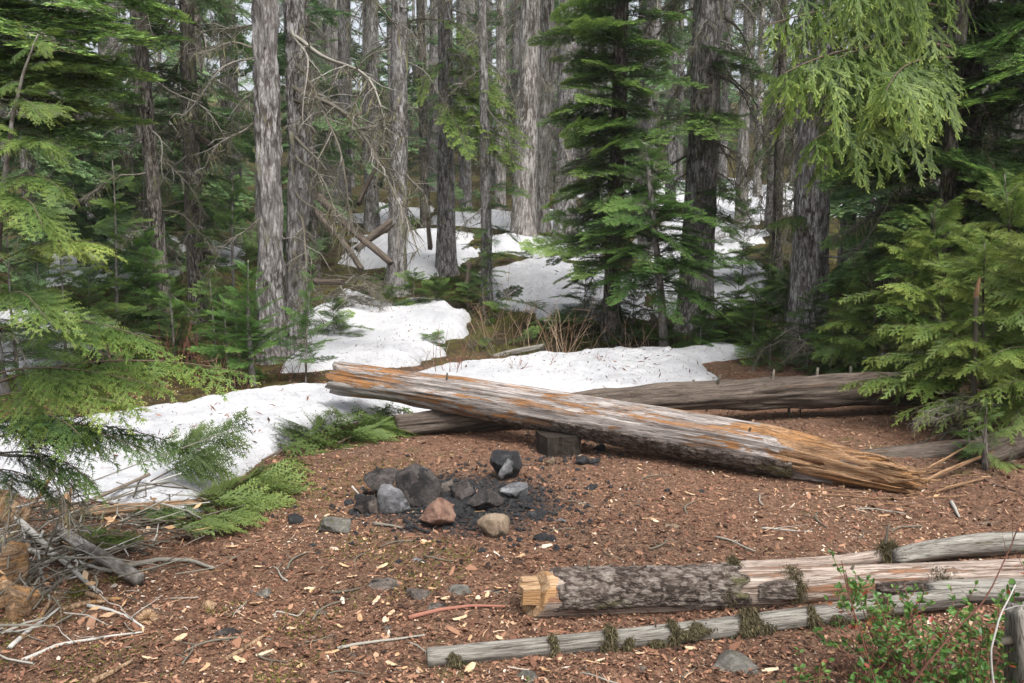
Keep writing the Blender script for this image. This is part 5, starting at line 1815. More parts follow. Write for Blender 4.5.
conifer('conifer_tree', 'slim dark trunk at the left with drooping dead branches', 167, 11.3, 0.20, 10, (-0.004, 0), .25, 'bark_dark', 3, 32, .05, .010, .5,
        lambda mb, ax, g: (crown(mb, FIR, 2.6, 6.0, 16, 1.15, 0.9, -10, 5, 31, None, -.05, ax), crown(mb, FIRF, 6.5, 10, 8, 1.0, .6, 0, 20, 32, None, 0, ax)), 'fir', deadset(.6, 5, 22, .9, 1.2, -25, -5, 33))
conifer('conifer_tree', 'dark trunk standing just right of and behind the slim dark one at left', 199, 12.6, 0.26, 10, (0.004, 0), .15, 'bark_dark', 4, 32, .05, .010, .6,
        lambda mb, ax, g: (crown(mb, HEM, 1.6, 5.0, 22, 1.1, 1.0, -15, 0, 41, None, -.12, ax), crown(mb, FIRF, 5.5, 10, 10, 1.2, .6, 0, 20, 42, None, 0, ax)), 'hem', deadset(1, 6, 26, 1, 1.3, -25, -5, 43))
conifer('conifer_tree', 'dark green fir at the upper left corner with long layered boughs', -18, 8.2, 0.36, 9, (0, 0), .1, 'bark', 5, 36, .05, .012, .6,
        directed([((0, 60), (150, 52), 7.6), ((0, 20), (130, 8), 7.2), ((0, 100), (118, 96), 7.8), ((0, 95), (85, 45), 7.1), ((0, 140), (140, 105), 8.3), ((0, 40), (105, 72), 7.4), ((0, 5), (160, 25), 8.0), ((0, 0), (70, 20), 6.8), ((0, 130), (75, 125), 7.3), ((0, -40), (190, -6), 7.9), ((0, -30), (100, -20), 7.0)], FIR, 51,
                 lambda mb, ax, g: crown(mb, FIR, 2.4, 6.5, 22, 1.5, 1.2, -8, 5, 52, None, 0, ax), .10), 'fir', deadset(.8, 4.0, 16, .9, 1.2, -25, -5, 53))
conifer('conifer_tree', 'grey trunk left of centre rising straight from the mossy bank', 397, 15.2, 0.33, 11, (0.008, 0), .12, 'bark', 6, 36, .05, .012, .6,
        high_crown(7.5, 11, 12, 1.6, .8, 61), 'fir', deadset(2.0, 8, 26, 1.0, 1.3, -30, -5, 62))
conifer('conifer_tree', 'straight grey trunk with a flared foot between two snow banks', 446, 16.6, 0.34, 12, (0.006, 0), .08, 'bark', 7, 36, .05, .012, .8,
        directed([((446, 60), (500, 66), 15.5), ((447, 70), (522, 98), 15.2), ((447, 95), (538, 125), 15.0), ((447, 45), (485, 85), 15.5), ((447, 105), (505, 148), 15.2), ((447, 20), (472, 40), 15.0), ((447, 60), (412, 92), 15.4), ((447, 85), (495, 112), 14.8), ((447, 75), (510, 82), 14.6), ((447, 100), (470, 135), 14.4), ((447, 112), (528, 142), 14.4)], HEM, 71, high_crown(7.5, 12, 12, 1.6, .8, 72), .30, .5), 'hem', deadset(1.4, 8, 26, 1.1, 1.4, -30, -5, 73))
conifer('conifer_tree', 'thin leaning grey trunk in front of the bulky pale pair near the middle', 487, 15.0, 0.20, 10, (0.008, 0.0), .2, 'bark', 8, 30, .05, .008, .5,
        lambda mb, ax, g: (crown(mb, HEM, .5, 2.0, 14, .55, .8, -5, 5, 81, None, 0, ax), high_crown(6.5, 10, 14, 1.3, .6, 82)(mb, ax, g)), 'fir', deadset(.5, 7, 24, .8, 1.1, -35, -5, 83))
conifer('pale_conifer', 'bulky pale trunk with peeling bark leaning right near the middle', 524, 21.0, 0.62, 13, (0.035, 0.01), .05, 'bark_pale', 9, 44, .06, .018, .45,
        high_crown(8, 13, 20, 2.0, .9, 91), 'fir', deadset(2, 8, 18, 1.0, 1.2, -40, -5, 92))
conifer('pale_conifer', 'slightly thinner pale trunk leaning right behind the bulky peeling one', 540, 22.5, 0.48, 13, (0.03, 0.0), .05, 'bark_pale', 10, 40, .06, .016, .4, None, 'fir', deadset(2, 9, 24, 1.0, 1.4, -40, -5, 102))
conifer('conifer_tree', 'brown grey trunk partly hidden by the left edge of the dark fir', 565, 20.5, 0.52, 13, (0.004, 0), .05, 'bark', 11, 40, .06, .016, .5, None, 'fir', deadset(1.6, 9, 30, 1.0, 1.4, -40, -5, 112))
# the dark fir in the middle
conifer('dark_fir', 'dense dark green fir with layered boughs right of the middle', 611, 12.0, 0.24, 9.5, (0.004, 0), .10, 'bark_dark', 12, 32, .05, .010, .5,
        lambda mb, ax, g: (crown(mb, FIR, 1.9, 5.2, 56, 1.0, 0.95, -12, 6, 121, None, 0.08, ax), crown(mb, FIR, 1.0, 4.8, 34, 1.15, 1.0, -8, 8, 122, (2.3, 4.4), 0.14, ax), crown(mb, FIR, 0.8, 1.9, 9, .9, .9, -10, 5, 124, None, 0.05, ax), crown(mb, FIRF, 5.2, 9.5, 26, 1.0, .35, 0, 20, 123, None, 0, ax)), 'fir', deadset(.5, 3.0, 26, .9, .9, -25, -10, 124))
conifer('conifer_tree', 'stout grey brown trunk with a green bough immediately right of the dense dark fir', 694, 12.4, 0.50, 11, (0.012, 0), .08, 'bark', 13, 44, .045, .015, .5,
        directed([((700, 60), (780, 75), 11.6), ((700, 110), (745, 120), 11.4), ((698, 108), (660, 132), 11.3), ((700, 190), (755, 205), 11.8), ((700, 200), (745, 235), 11.6), ((698, 115), (725, 128), 11.0), ((698, 50), (750, 55), 11.4), ((698, 190), (735, 190), 11.6)], FIR, 131, lambda mb, ax, g: crown(mb, FIRF, 6.5, 11, 12, 1.6, .8, -8, 20, 132, None, 0, ax), .04), 'fir', deadset(2.2, 6.5, 44, 1.2, 1.5, -35, -8, 133))
# crooked light green hemlock in front of it
conifer('young_hemlock', 'light green young hemlock with a crooked pale stem in front of the stout trunk', 664, 11.0, 0.105, 2.55, (-0.055, 0.0), .55, 'bark_smooth', 14, 20, .04, .004, .4,
        lambda mb, ax, g: (crown(mb, HEM, .75, 1.7, 34, 1.0, .9, -4, 12, 141, None, .0, ax), crown(mb, HEM, 1.6, 2.5, 22, .7, .25, 5, 35, 142, None, .05, ax), crown(mb, HEM, .8, 1.9, 9, .95, .9, -5, 5, 143, (-.7, .3), .08, ax)), 'young', None)
conifer('conifer_tree', 'broad grey trunk at the right rising out of the understorey beside the cedar', 806, 10.6, 0.46, 10, (0.010, 0), .08, 'bark', 15, 44, .045, .012, .5,
        lambda mb, ax, g: (crown(mb, FIRF, 6.0, 10, 10, 1.4, .8, -8, 20, 151, None, 0, ax), crown(mb, WEEP, 1.6, 3.4, 5, 1.0, 1.0, 0, 10, 152, (-2.6, -.6), -.05, ax)), 'weep', deadset(1.8, 4.5, 12, .7, .9, -35, -8, 153, (1.8, 4.4)))
conifer('conifer_tree', 'thin dark trunk with brown hanging dead twigs left of the broad right trunk', 776, 12.8, 0.16, 9, (0.006, 0), .2, 'bark_dark', 16, 28, .05, .008, .5,
        high_crown(6, 9, 12, 1.2, .6, 161), 'fir', deadset(.8, 6, 56, .75, .9, -50, -15, 162))
# right: dark fir and the weeping cedar in front of it
conifer('dark_fir', 'very dark dense fir filling the upper right corner', 948, 9.4, 0.34, 8.5, (0.0, 0), .1, 'bark_dark', 17, 32, .05, .010, .5,
        lambda mb, ax, g: (crown(mb, FIR, 1.0, 5.2, 70, 1.5, 1.3, -14, 4, 171, None, -.04, ax), crown(mb, FIR, 1.2, 4.6, 24, 1.5, 1.3, -12, 4, 172, (3.0, 4.9), -.02, ax), crown(mb, FIRF, 5.2, 8.5, 22, 1.4, .4, 0, 20, 173, None, 0, ax)), 'fir', deadset(.6, 4.5, 26, 1.1, 1.2, -25, -10, 174))
conifer('dark_fir', 'second dark fir half out of the frame at the right edge', 1075, 8.6, 0.34, 8.5, (0.0, 0), .1, 'bark_dark', 18, 28, .05, .010, .5,
        lambda mb, ax, g: (crown(mb, FIR, 1.6, 5.2, 40, 1.5, 1.3, -14, 4, 181, None, 0, ax), crown(mb, FIRF, 5.2, 8.5, 18, 1.4, .4, 0, 20, 182, None, 0, ax)), 'fir', deadset(.8, 4.5, 16, 1.1, 1.2, -25, -10, 183))
conifer('weeping_cedar', 'yellow green weeping cedar with curtains of hanging sprays at the upper right', 930, 8.9, 0.17, 7.5, (0.0, 0), .2, 'bark_dark', 19, 28, .05, .008, .5,
        directed([((930, 12), (783, 8), 7.2), ((930, 50), (768, 58), 7.0), ((935, 50), (840, 45), 7.3), ((935, 110), (800, 128), 7.3), ((935, -30), (800, -14), 7.4), ((935, -40), (855, -20), 7.0), ((935, 60), (870, 78), 6.9), ((935, 80), (820, 88), 7.6)], WEEP, 191,
                 lambda mb, ax, g: crown(mb, WEEP, 4.6, 7.4, 8, 1.2, .5, 0, 20, 192, None, 0, ax)), 'weep', None)


# left: cedar sapling close to the camera
def left_cedar():
    W = np.array([P(-25, 560, 3.55), P(-16, 430, 3.5), P(-6, 300, 3.45), P(2, 200, 3.4), P(12, 120, 3.4), P(24, 70, 3.4), P(38, 34, 3.4)])
    g = ground_at(-25, 3.55)
    root = thing('cedar_sapling', 'leaning cedar sapling with yellow green sprays at the left edge, nearest to the camera', 'sapling', g)
    s = np.linspace(0, 1, len(W))
    u = np.linspace(0, 1, 40)
    path = np.stack([np.interp(u, s, W[:, k]) for k in range(3)], -1)
    path[:, 2] += 0
    path = np.concatenate([[g + np.array([0, 0, -.05])], path]) - g
    mb = MB()
    add_tube(mb, path, np.concatenate([[.020], .018 * (1 - .86 * u)]), 8, 0, .5)
    mb.obj('trunk', M['bark_smooth'], root)
    c = MB()
    r = np.random.default_rng(3)
    B = [((8, 150), (70, 140), 3.2), ((4, 180), (72, 182), 3.15), ((0, 200), (60, 215), 3.0), ((-2, 262), (112, 232), 3.25), ((-5, 300), (60, 300), 2.95), ((-6, 330), (168, 326), 3.3), ((-10, 385), (238, 352), 3.55), ((-8, 375), (150, 372), 3.3),
         ((-12, 400), (120, 392), 3.2), ((20, 95), (48, 78), 3.35), ((26, 70), (60, 58), 3.4), ((30, 50), (20, 20), 3.4), ((38, 34), (62, 26), 3.4), ((36, 40), (50, 52), 3.35), ((34, 45), (8, 60), 3.35), ((22, 80), (-12, 95), 3.3), ((18, 100), (46, 112), 3.25), ((28, 60), (52, 42), 3.5), ((10, 130), (-20, 120), 3.2), ((14, 115), (70, 100), 3.7), ((4, 190), (-30, 200), 3.0)]
    for a, b, Y in B:
        pa_ = P(a[0], a[1], 3.42) - g
        put_to(c, CED[r.integers(4)], pa_, P(b[0], b[1], Y) - g, r.normal(0, .15), r.normal(.06, .07), 1.0)
    for a, b, Y in [((-12, 425), (150, 432), 3.3), ((-12, 440), (175, 424), 3.5), ((-14, 455), (110, 470), 3.2), ((-14, 470), (70, 490), 3.3), ((-14, 430), (90, 412), 3.0)]:
        put_to(c, CED[r.integers(4)], P(a[0], a[1], 3.5) - g, P(b[0], b[1], Y) - g, r.normal(0, .2), r.normal(-.22, .05), .7)
    c.obj('crown', [M['cedar'], M['twig']], root)
    c = MB()
    for a, b, Y in [((-12, 450), (100, 450), 3.4), ((-12, 465), (80, 500), 3.4), ((-12, 480), (60, 470), 3.2), ((-12, 420), (85, 430), 3.2)]:
        put_to(c, DEAD[r.integers(5)], P(a[0], a[1], 3.5) - g, P(b[0], b[1], Y) - g, r.normal(0, .4), 0, .5)
    c.obj('dead_branch_tangle', [M['deadtwig'], M['deadtwig'], M['lichen']], root)


left_cedar()


# right: a thicket of young cedars
def cedar_bush(label, px, Y, h, n, l0, seed, lean=(0, 0), da=0.0, z0=.06, az=None, tpl=None):
    g = ground_at(px, Y)
    root = thing('cedar_sapling', label, 'sapling', g)
    path = trunk_path(h, lean, .5, seed, 24, -.05)
    mb = MB()
    add_tube(mb, path, .022 * (1 - .85 * np.clip(path[:, 2], 0, None) / h), 7, 0, .5)
    mb.obj('trunk', M['bark_dark'], root)
    ax = lambda z: np.array([np.interp(z, path[:, 2], path[:, 0]), np.interp(z, path[:, 2], path[:, 1]), z])
    c = MB()
    crown(c, tpl or CED, h * z0, h * .97, n, l0, l0 * .30, -2, 42, seed, az, da, ax, (.75, 1.3))
    c.obj('crown', [M['cedar'], M['twig']], root)


cedar_bush('bushy young cedar in front of the old dark log at the right', 990, 6.6, 1.45, 50, .80, 701, (-.10, 0), .14, .22)
cedar_bush('tallest young cedar at the right edge of the clearing', 1050, 6.1, 2.0, 54, .85, 702, (-.02, 0), .12, .15)
cedar_bush('young cedar leaning left behind the bushy one at the right', 950, 7.7, 1.70, 48, .95, 703, (-.20, 0), .08, .18)
cedar_bush('young cedar between the broken stick and the dark fir', 1010, 7.4, 2.0, 54, .90, 704, (-.10, 0), .08)
cedar_bush('low spreading cedar under the broad right trunk', 880, 8.8, 1.2, 36, .75, 705, (-.1, 0), -.08)
cedar_bush('smallest cedar seedling beside the knotted log end at right', 985, 5.65, .42, 12, .30, 706, (0, 0), -.02)
stick('snapped_pole', 'upright dark stem with a bright snapped orange top among the cedars', [(974, 430, 6.4), (975, 360, 6.4), (976, 296, 6.4)], .022, 'deadtwig', .2, cat='stem', taper=.2)
_bt = MB()
add_tube(_bt, np.array([[0, 0, 0], [.004, 0, .05], [.012, 0, .11], [.018, 0, .155]]), np.array([.019, .020, .014, .006]), 7, 0, .5)
_bo = _bt.obj('snapped_top', M['splinter'], bpy.data.objects['snapped_pole'], False)
_bo.location = Vector(tuple(float(c) for c in (P(976, 298, 6.4) - np.array(bpy.data.objects['snapped_pole'].location[:]))))

# ------------------------------------------------------------------ saplings and understorey
sapling('young_fir', 'bright green little fir with a thick bare stem in front of the twin trunks', 253, 8.75, 1.25, 46, .58, 'young', SAP, 801, stem_r=.035, z0=.18, t0=0, t1=35)
sapling('young_fir', 'sparse young fir leaning right on the snow tongue beside the twin trunks', 306, 9.0, 1.25, 26, .45, 'young', SAP, 802, (.05, 0), stem_r=.012)
sapling('young_hemlock', 'tall thin young hemlock standing in front of the far left snow', 118, 10.3, 2.3, 34, .75, 'hem', HEM, 803, stem_r=.025, z0=.15, t0=-5, t1=35)
sapling('young_hemlock', 'drooping young hemlock left of the tall thin one', 66, 9.2, 1.6, 26, .65, 'hem', HEM, 804, stem_r=.02, t0=-5)
sapling('young_hemlock', 'low young hemlock behind the near cedar sprays at left', 175, 9.6, 1.0, 22, .6, 'hem', HEM, 805, stem_r=.016, t0=-5)
sapling('young_hemlock', 'small hemlock at the foot of the dark left trunks', 216, 10.4, 1.1, 22, .6, 'hem', HEM, 806, stem_r=.016)
sapling('young_hemlock', 'young hemlock at the far left edge beyond the snow strip', 20, 8.4, 1.5, 26, .7, 'hem', HEM, 807, stem_r=.02, t0=-8)
sapling('young_hemlock', 'shadowy hemlock in the gap left of the twin trunks', 236, 12.0, 2.2, 34, .95, 'fir', HEM, 808, stem_r=.03, t0=-8)
sapling('young_hemlock', 'hemlock sapling behind the tall thin one at left', 146, 13.0, 2.6, 36, .95, 'hem', HEM, 809, stem_r=.03, t0=-8)
sapling('young_fir', 'tiny fir on the mossy bank below the leaning brown logs', 392, 13.6, .5, 12, .5, 'hem', SAP, 810)
sapling('young_fir', 'low fir clump at the flared foot of the straight trunk', 436, 13.9, .55, 16, .6, 'hem', HEM, 811)
sapling('young_fir', 'dark low fir right of the flared foot', 468, 14.4, .8, 18, .6, 'fir', FIR, 812, z0=.05)
sapling('young_hemlock', 'young hemlock on the bank by the thin leaning trunk', 484, 13.4, 1.1, 18, .5, 'fir', HEM, 813)
sapling('young_hemlock', 'low hemlock in front of the stout trunk on the right bank', 716, 11.2, .7, 18, .55, 'hem', HEM, 814, z0=.05, t0=-5)
sapling('young_hemlock', 'spreading low hemlock at the edge of the right snow', 752, 10.6, .85, 24, .7, 'hem', HEM, 815, z0=.05, t0=-5)
sapling('young_hemlock', 'dark green low hemlock beside the dead twig tangle', 782, 10.9, 1.0, 24, .7, 'fir', HEM, 816, z0=.05, t0=-5)
sapling('young_hemlock', 'low hemlock spilling onto the clearing below the broad right trunk', 830, 9.2, .55, 22, .6, 'hem', HEM, 817, z0=.05, t0=-5)
sapling('young_hemlock', 'low green hemlock mat at the back edge of the bare litter', 770, 9.9, .40, 16, .5, 'hem', HEM, 818, z0=.05, t0=-8)
sapling('young_hemlock', 'young hemlock against the dark fir behind the cedars', 900, 8.9, 1.5, 28, .8, 'fir', HEM, 819, z0=.05, t0=-5)
sapling('young_hemlock', 'tiny green seedling beside the splintered log end', 968, 5.9, .22, 8, .16, 'young', SAP, 820)
sapling('young_hemlock', 'young hemlock in front of the distant pale trunks at right', 742, 16.0, 1.6, 26, .8, 'fir', HEM, 821, z0=.05)


for k_, (px_, Y_, h_, lab_) in enumerate([(700, 10.9, .5, 'low bright hemlock tuft below the stout trunk'), (735, 11.4, .9, 'bright hemlock between the stout trunk and the right snow'), (765, 11.6, 1.1, 'bright hemlock left of the thin dark trunk with dead twigs'), (845, 9.6, .9, 'green hemlock right of the broad right trunk'), (812, 10.0, .8, 'green hemlock directly in front of the broad right trunk'),
                                          (95, 9.7, 1.2, 'bright hemlock between the two tall young ones at left'), (150, 10.6, 1.5, 'bright hemlock left of the slim dark trunk'), (40, 10.4, 1.7, 'bright hemlock behind the near cedar at the left edge'), (190, 9.9, .7, 'low bright hemlock right of the slim dark trunk'), (228, 9.5, .8, 'low hemlock left of the twin trunks'), (335, 11.6, .6, 'small hemlock on the snow tongue'), (415, 13.8, .7, 'bright low hemlock between the grey trunks on the bank'), (585, 12.6, .8, 'low hemlock left of the dark middle fir'), (632, 11.9, .7, 'low hemlock under the dark middle fir')]):
    sapling('young_hemlock', lab_, px_, Y_, h_, int(20 + 10 * h_), .45 + .25 * h_, 'hem' if k_ % 3 else 'young', HEM, 840 + k_, z0=.05, t0=-5, stem_r=.012)


# tangle of grey dead twigs under the broad right trunk
def twig_tangle(label, px, Y, n, seed, size=.8, name='dead_twig_tangle'):
    g = ground_at(px, Y)
    mb = MB()
    r = np.random.default_rng(seed)
    for k in range(n):
        a = r.uniform(0, 2 * PI)
        put(mb, DEAD[r.integers(5)], np.array([r.normal(0, .15), r.normal(0, .12), r.uniform(.1, .5)]) * size, size * r.uniform(.4, .9), a, r.uniform(-.5, .5), r.normal(0, .5), 0, (0, 0, 1))
    o = mb.obj(name, [M['deadtwig'], M['lichen']])
    o.location = tuple(float(c) for c in g)
    tag(o, label, 'dead branch')


twig_tangle('grey tangle of dead twigs at the foot of the broad right trunk', 800, 9.7, 16, 901, .75)
twig_tangle('grey dead branch lying on the litter at the tip of the snow strip', 768, 9.1, 3, 902, .35)
twig_tangle('brown dead twigs beneath the cedar thicket at the right', 985, 6.2, 12, 903, .7)
twig_tangle('small grey dead twigs between the left trunks and the snow', 185, 10.2, 8, 904, .8)
twig_tangle('dead branch heap lying on the snow far up the right slope', 738, 20, 8, 905, 1.2)
twig_tangle('dead twigs fallen round the foot of the leaning brown logs', 350, 13.6, 26, 906, 1.15)


# leaning broken logs in the forest
def lean_log(label, a, b, r0, r1, mat, seed, rag=.15):
    o, p_, L_ = log_thing('fallen_log', label, P(*a), P(*b), r0, r1, mat, seed, 20, .05, .02, 12, 3, .015, (rag, rag), lumps=.25, groove=.015)
    return o


lean_log('upper of two brown broken trunks leaning down onto the mossy bank', (318, 196, 14.2), (392, 264, 13.2), .06, .05, 'logdark', 61)
lean_log('lower broken brown trunk leaning beside the other one at left of centre', (316, 212, 13.8), (362, 270, 12.9), .05, .045, 'logdark', 62)
lean_log('pale brown snapped trunk piece behind the leaning brown ones', (356, 250, 14.2), (392, 222, 14.6), .05, .08, 'logdark', 63)
lean_log('dark decayed log lying on the tongue of snow beside the twin trunks', (300, 280, 12.2), (345, 282, 12.4), .05, .04, 'logdark', 64)
lean_log('thin reddish snapped pole angled up behind the left trunks', (172, 118, 13), (212, 146, 12.4), .05, .04, 'logdark', 65)
lean_log('long leaning pole with snapped tip between the left grey trunks', (358, 205, 15.5), (392, 138, 15.5), .05, .03, 'logdark', 66)
lean_log('small broken snag standing on the snow near the middle', (430, 250, 17.5), (428, 212, 17.5), .05, .04, 'logdark', 67)
lean_log('short orange snag standing beside the flared foot of the straight trunk', (467, 286, 13.9), (470, 262, 13.9), .05, .04, 'logdark', 68)
lean_log('dark log lying at the back edge of the near snow strip', (492, 358, 10.9), (545, 346, 11.1), .04, .04, 'loggrey', 69)

# ------------------------------------------------------------------ trees up the slope
def proto_tree(seed, bark, Ht, dia, dead_n, cz, fol='farfoliage', name='conifer_tree', low=0):
    root = thing(name, 'x', 'tree', (0, 0, 0))
    path = trunk_path(Ht, (0, 0), .12, seed, int(Ht / .12), -.4)
    mb = MB()
    bark_tube(mb, path, dia / 2 * (1 - .5 * np.clip(path[:, 2], 0, None) / Ht), 24, .014, 26, 4, seed, 0, .5)
    mb.obj('trunk', M[bark], root)
    ax = lambda zz: np.array([np.interp(zz, path[:, 2], path[:, 0]), np.interp(zz, path[:, 2], path[:, 1]), zz])
    c = MB()
    crown(c, DEADF, 1.2, cz + 3, int(dead_n * 1.1), 1.0, 1.4, -35, -8, seed + 1, None, 0, ax, (.5, 1.2))
    c.obj('dead_branch_tangle', [M['deadtwig'], M['deadtwig'], M['lichen']], root)
    c = MB()
    if low:
        crown(c, FIRF, .8, cz, low, 1.3, 1.5, -18, -4, seed + 3, None, .05, ax)
    crown(c, FIRFF, cz + 2, Ht, 15, 1.7, .6, -10, 25, seed + 2, None, 0, ax)
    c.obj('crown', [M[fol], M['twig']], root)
    return root


PROT = [proto_tree(1001, 'bark', 15, .40, 30, 6.0, low=9), proto_tree(1002, 'bark', 17, .34, 30, 7.0, low=6), proto_tree(1003, 'bark_pale', 15, .42, 24, 7.5), proto_tree(1004, 'bark_dark', 14, .24, 30, 4.5, low=10), proto_tree(1005, 'bark', 12, .26, 20, 4.0, low=22), proto_tree(1006, 'bark_dark', 12, .22, 16, 3.0, low=34)]
used = set()


def place_tree(k, x, y, sc, label, group, rz=None):
    z = float(H(x, y))
    rz = random.uniform(0, 6.28) if rz is None else rz
    if k not in used:
        used.add(k)
        o = PROT[k]
        o.location = (x, y, z)
        o.rotation_euler = (0, 0, rz)
        o.scale = (sc, sc, sc)
        o['label'], o['group'] = label, group
        return o
    return dup(PROT[k], (x, y, z), rz, sc, label, group)


SP = [(372, 23.5, 0, 1.05, 'grey trunk behind the leaning brown logs, left of the straight grey trunk'), (345, 25, 1, 1.1, 'grey trunk just right of the twin trunks, deep in the shade'),
      (317, 15.5, 3, .62, 'thin grey pole of a tree immediately right of the twin trunks'), (425, 24, 3, 1.1, 'shaded slim trunk between the two straight grey trunks'), (466, 27, 0, 1.0, 'grey trunk seen between the straight trunk and the thin leaning one'),
      (592, 26, 0, 1.1, 'distant grey trunk showing through the boughs of the dark middle fir'), (741, 26, 2, .85, 'pale trunk on the snow right of the stout brown trunk'), (757, 31, 2, .7, 'farther thin pale trunk in the misty gap at right'),
      (770, 22, 0, .75, 'grey trunk in the misty gap behind the hanging dead twigs'), (722, 33, 1, .9, 'distant trunk close against the right side of the stout brown trunk'), (238, 20, 1, .8, 'trunk in the gap left of the twin trunks'),
      (122, 21, 4, 1.0, 'far tree with low green boughs above the left snow'), (84, 17, 5, 1.0, 'green boughed tree behind the left hemlocks'), (40, 14, 4, .9, 'green boughed tree behind the near cedar sapling at left'), (205, 17, 5, 1.0, 'green boughed tree behind the two dark left trunks'),
      (150, 15.5, 5, .9, 'green boughed tree right behind the slim dark trunk'), (845, 15, 4, 1.0, 'green tree behind the weeping cedar'), (890, 13.5, 5, 1.1, 'green tree in the dark gap behind the right firs'), (1000, 13, 4, 1.1, 'green tree behind the dark fir in the right corner'),
      (300, 19, 4, 1.0, 'green boughed tree showing behind the twin trunks'), (340, 30, 2, .9, 'distant pale trunk right of the twin trunks'), (500, 30, 2, .9, 'distant pale trunk left of the bulky peeling pair'), (640, 22, 0, 1.1, 'grey trunk behind the right side of the dark middle fir'), (800, 20, 1, 1.0, 'grey trunk behind the broad right trunk'), (670, 28, 1, 1.0, 'distant trunk left of the stout brown trunk')]
pos = []
for px, Y, k, s, lab in SP:
    g = ground_at(px, Y)
    place_tree(k, g[0], g[1], s, lab, 'conifers up the slope')
    pos.append(g[:2])
cnt = 0
rt = random.Random(5)
while cnt < 46:
    Y = rt.uniform(19, 46)
    px = rt.uniform(-60, 1090)
    g = ground_at(px, Y)
    if min(np.hypot(*(g[:2] - q)) for q in pos) < 1.9:
        continue
    if 695 < px < 800 and Y < 34:
        continue
    pos.append(g[:2])
    k = rt.choice([0, 0, 1, 1, 2, 3, 4])
    place_tree(k, g[0], g[1], rt.uniform(.85, 1.25), 'one of many grey conifers crowding the background of the forest', 'background conifers', rt.uniform(0, 6.28))
    cnt += 1


# the wood beyond: one mass of trunks and boughs
def far_wood():
    mb = MB()
    r = np.random.default_rng(77)
    for k in range(170):
        y = r.uniform(47, 80)
        x = r.uniform(-.75, .75) * y
        z = float(H(x, y))
        h = r.uniform(14, 20)
        w = r.uniform(.14, .3)
        zz = np.linspace(-.5, h, 6)
        add_tube(mb, np.stack([x + zz * r.normal(0, .01), np.full(6, y), z + zz], -1), w * (1 - .7 * np.clip(zz, 0, None) / h), 7, 1, .5, False)
        for q in range(15):
            f = r.random()
            put(mb, FIRFF[r.integers(4)], np.array([x, y, z + 1.5 + (h - 1.5) * f]), (2.6 * (1 - f) + .6) * r.uniform(.7, 1.2), r.uniform(0, 6.28), r.uniform(-.4, .2), r.normal(0, .2), r.normal(0, .1))
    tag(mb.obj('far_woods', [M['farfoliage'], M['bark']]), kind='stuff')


far_wood()


def undergrowth():
    """low green sprays and brown stems over the forest floor"""
    mb = MB()
    r = np.random.default_rng(88)
    n = 0
    while n < 420:
        y = r.uniform(10.3, 27)
        x = r.uniform(-.68, .68) * y
        p = np.array([[x, y]])
        if in_snow(p)[0] or (abs(x - 2.5) < 1.8 and y < 10.6):
            continue
        z = float(H(x, y))
        put(mb, (HEM if y < 14 else HEMF)[r.integers(4)], np.array([x, y, z + r.uniform(.02, .2)]), r.uniform(.3, .75), r.uniform(0, 6.28), r.uniform(-.1, .5), r.normal(0, .2), r.normal(-.05, .12))
        n += 1
    tag(mb.obj('undergrowth', [M['hem'], M['twig']]), kind='stuff')
    mb = MB()
    n = 5200
    y = 9.8 * (26 / 9.8) ** r.random(n)
    x = r.uniform(-.66, .66, n) * y
    p = np.stack([x, y], -1)
    p = p[~in_snow(p)]
    p = p[~((p[:, 1] < 10.6) & (p[:, 0] > .5))]
    n = len(p)
    pos_ = np.concatenate([p, H(p[:, 0], p[:, 1])[:, None]], 1)
    d = norm(np.stack([r.normal(0, .5, n), r.normal(0, .5, n), np.abs(r.normal(.5, .5, n))], -1))
    L = r.uniform(.06, .38, n)
    v, f = prisms(pos_, pos_ + d * L[:, None], .004, .0015)
    mb.add(v, f, 0, np.repeat(r.uniform(0, .8, n), 6))
    tag(mb.obj('ground_twig_litter', M['deadtwig']), kind='stuff')
    # moss cushions on the bank, small tufts
    mb = MB()
    n = 26000
    y = 10.8 * (17 / 10.8) ** r.random(n)
    x = r.uniform(-.6, .5, n) * y
    p = np.stack([x, y], -1)
    w = fbm(x * .9, y * .9, 5, 3)
    ok = (~in_snow(p)) & (w > -.12) & ~((p[:, 1] < 11.2) & (p[:, 0] > .8))
    p = p[ok]
    n = len(p)
    pos_ = np.concatenate([p, H(p[:, 0], p[:, 1])[:, None]], 1)
    d = norm(np.stack([r.normal(0, .5, n), r.normal(0, .5, n), np.abs(r.normal(.6, .3, n))], -1))
    s = norm(np.cross(d, r.normal(0, 1, (n, 3))))
    v, f = rhombs(pos_, d, s, r.uniform(.03, .09, n), .014)
    mb.add(v, f, 0, np.repeat(np.clip(r.normal(.42, .22, n), 0, 1), 4))
    tag(mb.obj('moss', M['moss']), kind='stuff')


undergrowth()


